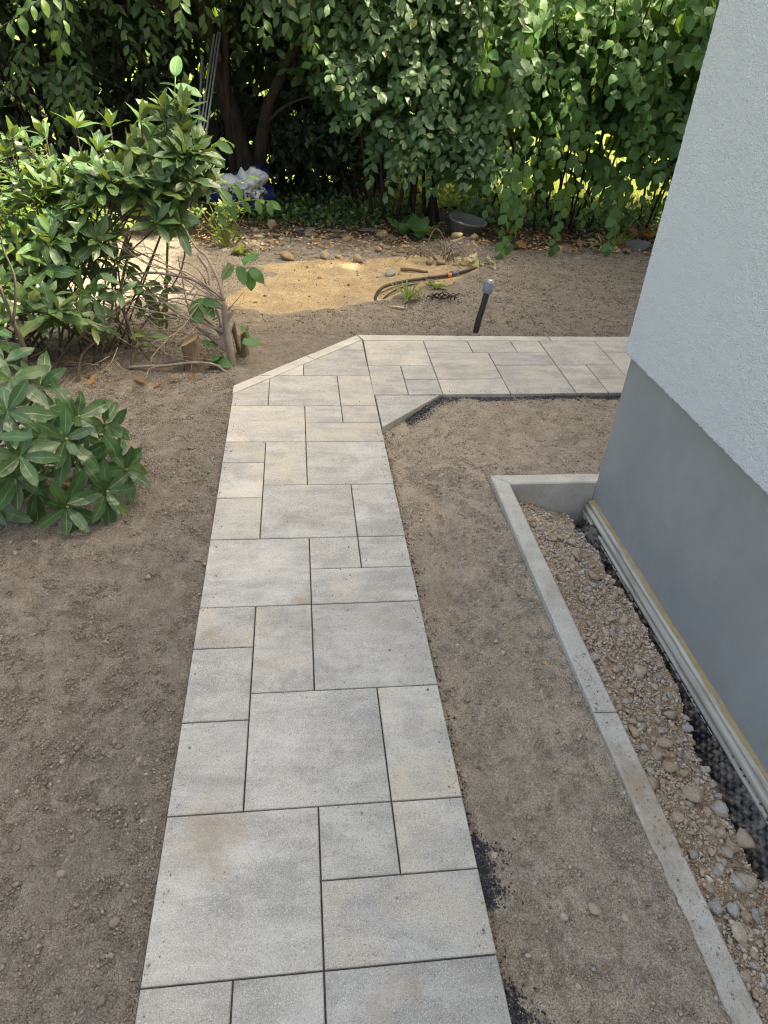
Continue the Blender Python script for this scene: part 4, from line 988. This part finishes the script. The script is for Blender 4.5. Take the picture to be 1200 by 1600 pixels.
tree('dark_tree', (-.15, 7.85, 0), 'dark multi-stemmed tree with sprays hanging over the shade at the left',
     [([(-.1, 7.85, -.05), (-.16, 7.83, .4), (-.28, 7.8, .9), (-.42, 7.8, 1.5), (-.55, 7.8, 2.2), (-.7, 7.8, 3.2)], .12, .05), ([(-.05, 7.9, -.05), (.0, 7.85, .5), (.12, 7.8, 1.0), (.42, 7.7, 1.55), (.8, 7.6, 2.2)], .09, .035),
      ([(-.25, 7.9, -.05), (-.3, 7.8, .4), (-.3, 7.7, 1.1), (-.25, 7.6, 2.1)], .05, .03), ([(-.4, 7.8, 1.5), (-.9, 7.5, 1.8), (-1.5, 7.2, 2.0)], .04, .015), ([(.05, 7.8, .8), (.3, 7.55, 1.02), (.6, 7.3, 1.15)], .022, .008)],
     spr, .12, L_TREE, canopy=[((-1.4, 7.5, 2.85), (2.4, 1.6, .75), 6500, .19), ((.6, 7.6, 2.8), (1.5, 1.5, .75), 4000, .19), ((-.6, 6.6, 2.7), (2.2, .7, .5), 2600, .19)], nind=300)
# backing thicket, one mass
root = empty('thicket', (-1.5, 9.4, 0), 'dense dark thicket filling the shade behind the trees', None, None, 'stuff')
TV, TF, TU = leaf_template(2, P_ell, .2, .2, .1, 5, .55)
def cloud(n, x0, x1, y0, y1, z0, z1, L, cut=-.3):
    P_ = np.c_[U(x0, x1, n), U(y0, y1, n), z0 + (z1 - z0) * U(0, 1, n)]; P_ = P_[vnoise(P_[:, 0] + P_[:, 1], P_[:, 2], .4, 90) > cut]
    return P_, rotmats(len(P_)) * (L * U(.7, 1.2, len(P_)))[:, None, None]
pp = [cloud(15000, -7, 1.75, 8.6, 10.6, 0, 4.0, .24, -.9), cloud(3000, .2, 1.75, 8.0, 9.2, 0, 2.6, .15, -.6), cloud(3200, -3.8, -.8, 8.0, 8.7, 0, 2.4, .13, -.3), cloud(1700, .1, 1.5, 7.6, 8.3, 0, 1.1, .10, 0.), cloud(5000, -6, -3.3, 6.2, 9, 0, 3.2, .22, -.9), cloud(4600, 1.7, 6.5, 7.9, 8.5, 1.3, 4.2, .24, -.8)]
Pq = np.concatenate([a for a, b in pp]); Bq = np.concatenate([b for a, b in pp])
V, F, u_, t_ = instance(TV, TF, Pq - np.array(root.location), Bq, None, TU)
link('foliage', mesh_np('foliage', V, F, True, u_, {'tint': t_}), L_SHADED, root)['kind'] = 'stuff'
tws = []
for i in range(110):
    a = np.array([U(-2.5, 1.6), U(7.8, 8.6), U(-.02, .3)]); b = a + [rng.normal() * .5, rng.normal() * .3, U(.4, 1.6)]
    tws.append(tube(smooth_path([a, (a + b) / 2 + rng.normal(size=3) * .1, b], 3) - np.array(root.location), U(.004, .014), .003, 5))
link('twigs', tubes_mesh('twigs', tws), BARKD, root)['kind'] = 'stuff'
# tall trees added to cast shade, their crowns out of view
def crown(n, c, r, L):
    v = unit(rng.normal(size=(n, 3))); v = v / (np.abs(v) ** 4).sum(1, keepdims=True) ** .25 * U(.35, 1, (n, 1)) ** .5; return np.array(c) + v * np.array(r)
def bigtree(name, loc, label, crowns, trunks, L=.26, mat=None):
    root = empty(name, loc, label, 'tree', 'distant trees' if name == 'distant_tree' else 'trees behind the garden'); lo = np.array(loc)
    P_ = np.concatenate([crown(n, c, r, L) for n, c, r in crowns]); P_ = P_[vnoise(P_[:, 0] + P_[:, 1] * .8, P_[:, 2], .7, 95) > -.5]
    V, F, u_, t_ = instance(TV, TF, P_ - lo, rotmats(len(P_)) * (L * U(.7, 1.2, len(P_)))[:, None, None], None, TU)
    link('crown', mesh_np('crown', V, F, True, u_, {'tint': t_}), mat or L_TREE, root)
    link('trunk', tubes_mesh('trunk', [tube(smooth_path(np.array(l) - lo, 4), a, b, 8, .04) for l, a, b in trunks]), BARKD, root)
bigtree('shade_tree', (3.4, 8.4, 0), 'tall tree added for shade behind the broad-leaved shrub, its trunk in the gap', [(5200, (3.2, 8.9, 4.2), (2.0, 1.0, 1.7))], [([(3.4, 8.4, -.1), (3.4, 8.3, 1.2), (3.3, 8.2, 2.6), (3.2, 8.9, 4.5)], .10, .04)])  # added shade caster, crown set back so sky light reaches the shrub
bigtree('shade_tree', (5.4, 2.7, 0), 'unseen tall dense tree added to shade the foreground, out past the house corner', [(11500, (5.4, 2.72, 4.9), (.75, 1.25, 3.3))], [([(5.4, 2.7, -.1), (5.4, 2.7, 2.5), (5.4, 2.72, 5.0)], .16, .06)], .34)  # added out of view, crown sized to keep sun off path and soil
bigtree('shade_tree', (5.4, 5.0, 0), 'unseen narrow tree added for shade to the right of the broad-leaved shrub', [(9500, (5.4, 4.88, 4.0), (.75, 1.12, 3.15)), (2600, (5.4, 6.25, 1.6), (.75, .55, 1.5))], [([(5.4, 5.0, -.1), (5.4, 5.0, 2.0), (5.4, 5.05, 4.3)], .12, .05)], .30)  # added out of view to block sun; low second crown shades the hedge foot
for i, (x, y, h_) in enumerate(((-9, 19, 5), (-5, 21, 6), (-1, 20, 5), (3.5, 22, 5.5), (8, 20, 5), (12.5, 21, 6), (17, 19, 5.5))):
    bigtree('distant_tree', (x, y, 0), 'sunlit tree far beyond the lawn, hidden by the hedge', [(1500, (x, y, h_ * .5), (2.7, 2, h_ * .5))], [([(x, y, -.1), (x, y, h_ * .5)], .15, .08)], .45, L_YEL)
# low sunlit greenery beyond the gap
def tuft_cloud(name, label, n, x0, x1, y0, y1, z1, L, mat, kind='stuff'):
    P_ = np.c_[U(x0, x1, n), U(y0, y1, n), z1 * U(0, 1, n) ** 1.3]
    P_[:, 2] += Hbase(P_[:, 0], P_[:, 1]) * 0
    V, F, u_, t_ = instance(TV, TF, P_, rotmats(n) * (L * U(.6, 1.2, n))[:, None, None], None, TU)
    return tag(link(name, mesh_np(name, V, F, True, u_, {'tint': t_}), mat), label, None, None, kind)
tuft_cloud('undergrowth', 'low bright undergrowth in the sun beyond the hedge', 2300, 1.45, 2.7, 7.6, 9.6, .42, .07, L_YEL)
tuft_cloud('hedge_undergrowth', 'dark low undergrowth among the canes of the broad-leaved shrub', 1700, 2.15, 5.5, 6.95, 7.75, .30, .09, L_SM)
tuft_cloud('ground_ivy', 'dark ground ivy creeping at the foot of the thicket', 1700, -.1, 1.75, 6.85, 7.9, .16, .065, L_TREE)
tuft_cloud('leaf_litter', 'dry leaf litter under the hedge', 1800, -.6, 2.2, 6.0, 7.2, .012, .05, L_DRY)
o = tuft_cloud('hedge_litter', 'dry leaf litter at the foot of the broad-leaved shrub', 700, 2.2, 4.4, 6.15, 7.0, .03, .06, L_DRY)
for nm in ('leaf_litter', 'hedge_litter'):
    me = bpy.data.objects[nm].data; co = np.empty(len(me.vertices) * 3, np.float32); me.vertices.foreach_get('co', co); co = co.reshape(-1, 3)
    co[:, 2] = co[:, 2] * .5 + Hbase(co[:, 0], co[:, 1]) + .01; me.vertices.foreach_set('co', co.ravel()); me.update()
bl = 26000; P_ = np.c_[U(1.98, 8, bl), 7.92 + 6 * U(0, 1, bl) ** 1.3, np.full(bl, .045)]; BV = np.array([[-.5, 0, 0], [.5, 0, 0], [.15, .6, 1.0]]); BB = rotmats(bl, True); BB = BB * np.stack([U(.005, .010, bl), U(.01, .05, bl), U(.05, .13, bl)], -1)[:, None, :]
V, F, _, t_ = instance(BV, np.array([[0, 1, 2]]), P_, BB)
tag(link('grass', mesh_np('grass', V, F, False, np.tile(np.array([[.3, 0], [.7, 0], [.5, 1]]), (bl, 1)), {'tint': t_}), L_GRASS), 'sunlit lawn grass beyond the hedge', None, None, 'stuff')

# small plants near the hedge
root = empty('small_shrub', (-.27, 6.05, 0), 'small bright green bush at the left end of the cobbles', 'shrub')
pl = Plant(root, P_rhodo, .34, .09, L_YEL, 4, .2, .2, .1, 5)
for i in range(26):
    p = np.array([-.27, 6.05, .02]) + [rng.normal() * .10, rng.normal() * .09, U(.05, .40)]; pl.whorl(p, rng.normal(size=3) * .4 + [0, -.3, .9], 6, .085, -5, 50)
    pl.branch([(-.27, 6.05, -.02), (p + np.array([-.27, 6.05, 0])) / 2, p], .004, .002, 5)
pl.build(156, 'leaf', 'stem', GSTEM)
def weed(x, y, n, L, label, mat=L_YEL, w=.12, spread=.5, grp='weeds', name='weed', prof=P_ell):
    z = float(H(x, y)); root = empty(name, (x, y, z), label, 'weed' if name == 'weed' else 'plant', grp)
    p_ = Plant(root, prof, w, L, mat, 4, .3, .5, .1, 5)
    for i in range(n):
        a = random.uniform(0, 6.28); p_.leaf((x + .015 * math.cos(a), y + .015 * math.sin(a), z), (spread * math.cos(a), spread * math.sin(a), 1), (-math.cos(a), -math.sin(a), .6), L * random.uniform(.6, 1.1))
    p_.build(n)
weed(1.23, 4.66, 26, .20, 'tall grassy green weed beside the black hose', w=.09)
weed(1.51, 4.95, 8, .12, 'small leafy weed next to the orange hose joint', w=.4, spread=1.0)
weed(-.12, 5.85, 16, .12, 'low leafy weed at the left end of the cobbles', w=.35, spread=.9)
weed(1.62, 6.55, 10, .26, 'tall broad-leaved dark weed behind the loose stones', L_BIG, .5, .5, prof=P_ovate)
weed(1.45, 6.62, 9, .24, 'broad-leaved dark weed left of the planter tub', L_BIG, .5, .6, prof=P_ovate)
weed(1.75, 6.6, 7, .14, 'pale lobed weed between the dark weeds and the planter tub', L_YEL, .6, .9, prof=P_ovate)
weed(3.65, 6.45, 30, .30, 'tuft of half-dry grass beside the slate', L_YEL, .05, .9)
weed(3.5, 6.42, 26, .24, 'straw-coloured grass tuft leaning on the soil edge', L_WILT, .05, 1.3)
weed(4.15, 6.75, 9, .17, 'yellowing leafy plant by the house corner', L_YF, .5, .5, prof=P_ovate)
root = empty('wilted_plant', (2.05, 5.58, 0), 'heap of pale wilted leaves where the sand meets the soil', 'plant')
pl = Plant(root, P_ovate, .6, .1, L_WILT, 5, .6, .5, .4, 6)
for i in range(16): pl.leaf((2.02 + rng.normal() * .09, 5.57 + rng.normal() * .05, .03 + U(0, .05)), (rng.normal(), rng.normal(), U(-.1, .6)), (rng.normal() * .5, -.4, .8), U(.05, .09))
pl.build(16)

# ------------------------------------------------------------------ cobbles, loose stones, small things
cob = empty('cobbled_area', (.5, 6.15, -.01), 'old cobbled ground half buried at the far edge of the sand', None, None, 'structure')
y = 5.72; row = 0
while y < 6.75:
    hgt = random.uniform(.075, .11); x = -.32 + (row % 2) * .05
    while x < 1.3:
        w_ = random.uniform(.11, .2)
        if sdf(SAND, np.array([x + w_ / 2]), np.array([y + hgt / 2]))[0] > -.06 and random.random() < .93:
            j = lambda: random.uniform(-.010, .010)
            pts = [(x + .008 + j(), y + .006 + j()), (x + w_ * .5 + j(), y + j() * .5), (x + w_ - .008 + j(), y + .006 + j()), (x + w_ - .006 + j(), y + hgt - .008 + j()), (x + w_ * .5 + j(), y + hgt - .002 + j()), (x + .008 + j(), y + hgt - .008 + j())]
            P = np.array(pts); c = P.mean(0); me = prism(P - c, -.07, 0, .006)
            o = link('cobble', me, COBBLE, cob, (c[0] - .5, c[1] - 6.15, float(H(c[0], c[1])) + .012 + random.uniform(-.006, .010))); o.rotation_euler = (random.gauss(0, .05), random.gauss(0, .05), random.gauss(0, .06))
        x += w_
    y += hgt; row += 1

blk = [hull_rock(300 + i, 22, .85) for i in range(6)]; blk_me = [mesh_np('loose_stone', V, F) for V, F in blk]
for q_ in blk_me: q_.materials.append(SANDST)
for i, (x, y, s, lab, sq) in enumerate(((1.22, 6.50, .085, 'squared sandstone block standing at the foot of the hedge', (1, .7, .75)), (1.14, 6.06, .05, 'small square stone in front of the squared block', (.9, .8, 1)), (1.36, 6.02, .05, 'grey-tan stone right of the small square stone', (1.1, .8, .7)),
        (.92, 5.68, .062, 'rounded pitted tan stone at the far edge of the sand', (1, .9, 1)), (.28, 5.75, .075, 'flat-topped tan stone at the left of the cobbles', (1.1, .8, .7)), (.63, 5.76, .062, 'blocky orange-tan stone in the middle of the cobble edge', (1.1, .8, .9)), (.75, 5.78, .035, 'little tan stone beside the orange-tan block', (1, .9, .9)),
        (.13, 6.83, .07, 'square tan stone in the shade below the plastic sack', (.9, .8, .95)), (-.02, 6.6, .045, 'small grey stone left of the square tan stone', (1, .8, .9)), (.87, 6.36, .06, 'tan lump on the dark litter behind the cobbles', (1.2, .8, .75)), (1.68, 5.68, .05, 'tan stone half under the twig heap', (1, .9, .7)), (1.58, 5.72, .045, 'grey-tan stone at the left of the twig heap', (1.2, .8, .7)),
        (1.93, 6.25, .07, 'large crumbly tan stone on the mound before the planter tub', (1, .8, .8)), (2.08, 6.16, .06, 'tan stone on the mound right of the crumbly one', (1, .8, .8)), (1.86, 5.92, .05, 'round tan stone at the foot of the mound', (1.1, .9, .7)))):
    put_stone('loose_stone', blk_me[i % 6], x, y, s, lab, 'stone', 'loose stones by the sand', .4, sq=sq)
o = put_stone('loose_stone', peb_me[4], 1.17, 5.32, .055, 'smooth grey pebble lying alone on the sand', 'stone', 'loose stones by the sand', .3); o.material_slots[0].link = 'OBJECT'; o.material_slots[0].material = mat_stone('grey_stone', [(.28, .28, .27), (.36, .36, .35)])
for i in range(10):
    q = scatter(1, .0, 1.8, 4.5, 5.7, lambda x, y: sdf(SAND, x, y) < -.08)[0]
    put_stone('loose_stone', blk_me[i % 6], q[0], q[1], random.uniform(.012, .024), 'little ochre stone on the open sand', 'stone', 'little stones on the sand', .3)

BLACKP = mat_simple('black_pipe', (.018, .018, .02), .42, (.03, .03, .03), 20, .1)
GREYP = mat_simple('grey_fitting', (.17, .20, .24), .35, (.13, .15, .18), 20, .05)
METAL = mat_simple('bright_metal', (.62, .63, .65), .3, (.5, .5, .52), 30, .1, metal=.7)
ORANGE = mat_simple('orange_tape', (.75, .24, .05), .5, (.65, .2, .04))
def lathe(prof_, n=20):
    V, F = [], []
    for r, z in prof_:
        for j in range(n): V.append([r * math.cos(2 * math.pi * j / n), r * math.sin(2 * math.pi * j / n), z])
    for i in range(len(prof_) - 1):
        for j in range(n): F.append([i * n + j, i * n + (j + 1) % n, (i + 1) * n + (j + 1) % n, (i + 1) * n + j])
    return np.array(V), np.array(F)
sp = empty('standpipe', (1.64, 3.985, 0), 'upright black water pipe with grey cap behind the path', 'pipe')
ppts = [(-.012, 0, -.08), (-.004, 0, .05), (.012, -.01, .16), (.030, -.015, .29)]
link('pipe', tubes_mesh('pipe', [tube(smooth_path(ppts, 5), .0215, .0215, 14)]), BLACKP, sp)
axq = Vector((.018, -.005, .13)).to_track_quat('Z', 'Y').to_euler()
V, F = lathe([(.0, 0), (.028, 0), (.034, .006), (.036, .02), (.036, .048), (.031, .054), (.031, .066), (.026, .070), (.0, .070)])
o = link('cap', mesh_np('cap', V, F), GREYP, sp, (.028, -.014, .275)); o.rotation_euler = axq
V, F = lathe([(.0, 0), (.0265, 0), (.0265, .010), (.024, .012), (.0265, .014), (.0265, .022), (.0, .022)])
o = link('top_thread', mesh_np('top_thread', V, F), METAL, sp, (.0385, -.0165, .3455)); o.rotation_euler = axq

ho = empty('garden_hose', (1.4, 5.0, 0), 'black hose with orange taped joint curving along the sand edge', 'hose')
hb = np.array([1.4, 5.0, 0])
def hz(x, y, z): return (x, y, float(H(x, y)) + z)
link('pipe', tubes_mesh('pipe', [tube(smooth_path(np.array([hz(.97, 4.60, -.02), hz(.99, 4.72, .02), hz(1.06, 4.86, .045), hz(1.21, 4.99, .03), hz(1.43, 5.12, .022), hz(1.67, 5.25, .022), hz(1.84, 5.40, .02), hz(1.98, 5.52, .0)]) - hb, 5), .0125, .0125, 10),
                                   tube(smooth_path(np.array([hz(1.02, 4.66, -.01), hz(1.10, 4.78, .02), hz(1.24, 4.92, .02), hz(1.36, 5.03, .0)]) - hb, 5), .007, .007, 8)]), BLACKP, ho)
link('tape', tubes_mesh('tape', [tube(np.array([hz(1.655, 5.243, .022), hz(1.69, 5.268, .022)]) - hb, 0.019, .019, 10)]), ORANGE, ho)
link('connector', tubes_mesh('connector', [tube(np.array([hz(1.70, 5.285, .03), hz(1.76, 5.335, .036)]) - hb, .022, .020, 12)]), GREYP, ho)

m_ = mat_simple('tub_plastic', (.11, .115, .12), .6, (.16, .15, .13), 25, .2)
V, F = lathe([(.0, 0), (.14, 0), (.15, .01), (.205, .17), (.222, .175), (.225, .195), (.208, .197), (.200, .180), (.15, .03), (.0, .03)], 28)
V[:, 0] *= 1.05
o = link('planter_tub', mesh_np('planter_tub', V * .84, F, False), m_, None, (2.08, 6.60, .03)); o.rotation_euler = (.10, .12, 0)
tag(o, 'grey plastic planter tub tilted under the broad-leaved shrub', 'planter')

SLATE = mat_simple('slate', (.10, .105, .11), .7, (.15, .155, .16), 12, .4)
P = np.array([(-.17, -.06), (-.05, -.12), (.12, -.09), (.19, .0), (.10, .10), (-.08, .12), (-.2, .05)])
o = link('slate_piece', prism(P, -.012, .012, .004), SLATE, None, (3.86, 6.42, float(H(3.86, 6.42)) + .03)); o.rotation_euler = (.18, -.1, .3)
tag(o, 'broken flat piece of dark slate lying by the house corner', 'slate')

def flat_leaf(x, y, L, a, mat, label, cat, grp=None, name='fallen_leaf', w=.4, nz=.03, prof=P_ell):
    V, F, uv = leaf_template(6, prof, .35, .25, .2, int(x * 1000) % 97, w)
    me = mesh_np(name, V * L, F, True, uv); o = link(name, me, mat, None, (x, y, float(H(x, y)) + nz * L + .006)); o.rotation_euler = (random.uniform(-.2, .3), random.uniform(-.3, .3), a)
    return tag(o, label, cat, grp)
flat_leaf(1.12, 1.03, .035, .2, L_YF, 'narrow orange leaf on the soil further from the kerb', 'leaf', 'fallen leaves', w=.25)
flat_leaf(1.20, .88, .045, .5, L_YF, 'twin-tipped orange leaf on the soil nearer to the kerb', 'leaf', 'fallen leaves', w=.35)
flat_leaf(.215, 1.035, .020, 1.2, L_DRY, 'small brown leaf in the slab joint', 'leaf', 'fallen leaves', w=.6)
for i in range(12):
    x = U(2.3, 4.0); y = U(6.05, 6.5)
    flat_leaf(x, y, U(.09, .16), U(0, 6.2), L_DRY, 'curled brown dead leaf at the foot of the broad-leaved shrub', 'leaf', 'dead leaves under the hedge', w=.6, nz=.3)
for i in range(26):
    x, y = (U(-1.0, -.42), U(1.75, 2.5)) if i < 9 else (U(-1.4, -.15), U(3.05, 3.8))
    flat_leaf(x, y, U(.06, .13), U(0, 6.2), L_DRY, 'brown dead leaf on the soil beneath the rhododendrons', 'leaf', 'dead leaves under the rhododendrons', w=.32, nz=.12)
for i in range(10):
    flat_leaf(4.05 + rng.normal() * .15, 6.75 + rng.normal() * .1, U(.12, .2), U(0, 6.2), L_DRY, 'reddish-brown dead leaf piled behind the slate', 'leaf', 'dead leaves behind the slate', w=.6, nz=.6)
BARKCH = mat_simple('bark_chip', (.42, .30, .17), .8, (.50, .38, .24), 20, .4)
o = link('wood_chip', tubes_mesh('wood_chip', [tube(smooth_path([(-.05, .01, .012), (0, -.002, .018), (.055, -.008, .012)], 4), .012, .009, 7, .1)]), BARKCH, None, (1.12, 4.46, float(H(1.12, 4.46)))); tag(o, 'pale wood chip on the soil by the grassy weed', 'wood chip')
o = link('stick', tubes_mesh('stick', [tube(smooth_path([(-.1, .03, .02), (0, .0, .025), (.13, -.04, .02)], 4), .014, .010, 8, .12)]), mat_bark('stick_bark', (.13, .08, .05), (.24, .15, .10)), None, (1.38, 5.43, float(H(1.38, 5.43)))); tag(o, 'short brown stick lying on the sand', 'stick')
tw_ = []
for i in range(22):
    a = np.array([U(-.28, .22), U(-.18, .18), U(.0, .06)]); d_ = unit(np.array([rng.normal(), rng.normal() * .6, 0])) * U(.15, .4); b = a + d_
    tw_.append(tube(smooth_path([a, (a + b) / 2 + [0, 0, U(.03, .12)] + rng.normal(size=3) * .03, b + [0, 0, -.01]], 4), U(.004, .008), .003, 6))
o = link('twig_heap', tubes_mesh('twig_heap', tw_), BARKL, None, (1.58, 5.90, float(H(1.58, 5.9)))); tag(o, 'heap of pale dry prunings at the far edge of the sand', 'twigs')
tw_ = []
for i in range(26):
    a = np.array([U(-.09, .09), U(-.04, .04), U(.0, .03)]); b = a + np.array([U(-.09, .09), U(-.04, .04), U(-.02, .02)])
    tw_.append(tube(smooth_path([a, (a + b) / 2 + [0, 0, .02], b], 3), .005, .002, 5))
o = link('root_clump', tubes_mesh('root_clump', tw_), BARKD, None, (1.50, 4.58, float(H(1.5, 4.58)))); tag(o, 'dark clump of roots sticking out of the soil', 'roots')
for i in range(30):
    q = scatter(1, -1.2, 1.27, -.3, 3.0)[0]; L = U(.02, .06); a = U(0, 6.28)
    tag(link('twig', tubes_mesh('twig', [tube(smooth_path([(-L, 0, .003), (0, L * .15, .005), (L, 0, .003)], 3), .0014, .001, 4)]), BARKL, None, (q[0], q[1], float(H(q[0], q[1])) + .002)), 'tiny dry twig lying on the bare soil', 'twig', 'tiny twigs on the soil').rotation_euler = (0, 0, a)

# crumpled sacks and sheet under the trees
def crumple(name, loc, size, mat, label, cat, seed=0, amp=.22, ears=()):
    V, F = ico(3); N = V.copy(); rr_ = np.random.default_rng(seed)
    cd_ = unit(rr_.normal(size=(26, 3))); dots = N @ cd_.T; dots.sort(axis=1)
    r = 1 - amp * 1.3 * (dots[:, -1] - dots[:, -2] < .06) * rr_.uniform(.3, 1, len(V)) * .5 - amp * .6 * (1 - dots[:, -1]) * 2 - amp * .25 * rr_.uniform(0, 1, len(V))
    for e, h_, w_ in ears: r = r + h_ * np.exp(-((1 - N @ unit(np.array(e))) / w_) ** 2)
    V = V * r[:, None] * np.array(size); V[:, 2] = np.maximum(V[:, 2], -size[2] * .55)
    o = link(name, mesh_np(name, V, F, False), mat, None, loc); return tag(o, label, cat)
m = M('sack_plastic'); w = m.obj(); z_ = m.n('SeparateXYZ', {0: w}, out=2)
pr = m.math('MULTIPLY', m.ramp(m.noise(w, 26, 3, .6), (.54, 0.), (.57, 1.)), m.ramp(z_, (.0, 1.), (.035, 0.)))  # dark blotches on the lower part, from thresholded noise
SACK = m.done(m.bsdf(Base_Color=m.mix(pr, (.62, .63, .65), (.05, .05, .06)), Roughness=.4, Specular_IOR_Level=.5))
crumple('plastic_sack', (-.12, 7.25, .285), (.24, .15, .18), SACK, 'crumpled white plastic sack with dark blotches low down, in the shade under the trees', 'sack', 5, .75, (((.85, -.2, .62), .40, .09), ((.1, -.1, .95), .22, .12), ((-.9, -.2, .1), .35, .2)))
BLUE = mat_simple('blue_plastic', (.012, .022, .14), .35, (.02, .04, .2), 8, .2)
crumple('blue_sack', (-.18, 7.42, .17), (.38, .2, .24), BLUE, 'dark blue plastic sack beneath and behind the white sack', 'sack', 15, .3, (((.45, -.1, .9), .5, .04),))
crumple('black_sheet', (-1.25, 7.9, .22), (.5, .4, .42), mat_simple('black_plastic', (.012, .012, .014), .3, (.03, .03, .03), 10, .3), 'heap under a black plastic sheet in the deep shade at the left', 'plastic sheet', 25, .3)
POLE = mat_simple('pole_metal', (.40, .41, .42), .45, (.30, .31, .32), 15, .1, metal=.4)
for a, b, r_, lab in (((-.32, 7.6, 1.60), (-.66, 7.1, .05), .010, 'rightmost pale metal pole of the bundle leaning in the tree'), ((-.345, 7.6, 1.6), (-.70, 7.1, .05), .008, 'middle thin pole of the bundle leaning in the tree'), ((-.38, 7.6, 1.58), (-.73, 7.1, .05), .009, 'leftmost pole of the close bundle leaning in the tree'), ((-.51, 7.6, 1.40), (-.66, 7.05, .05), .013, 'thicker separate metal pole left of the bundle in the tree')):
    a, b = np.array(a), np.array(b); o = link('metal_pole', tubes_mesh('metal_pole', [tube(np.array([b, (a + b) / 2, a]) - b, r_, r_, 8)]), POLE, None, tuple(b)); tag(o, lab, 'pole', 'poles leaning in the tree')
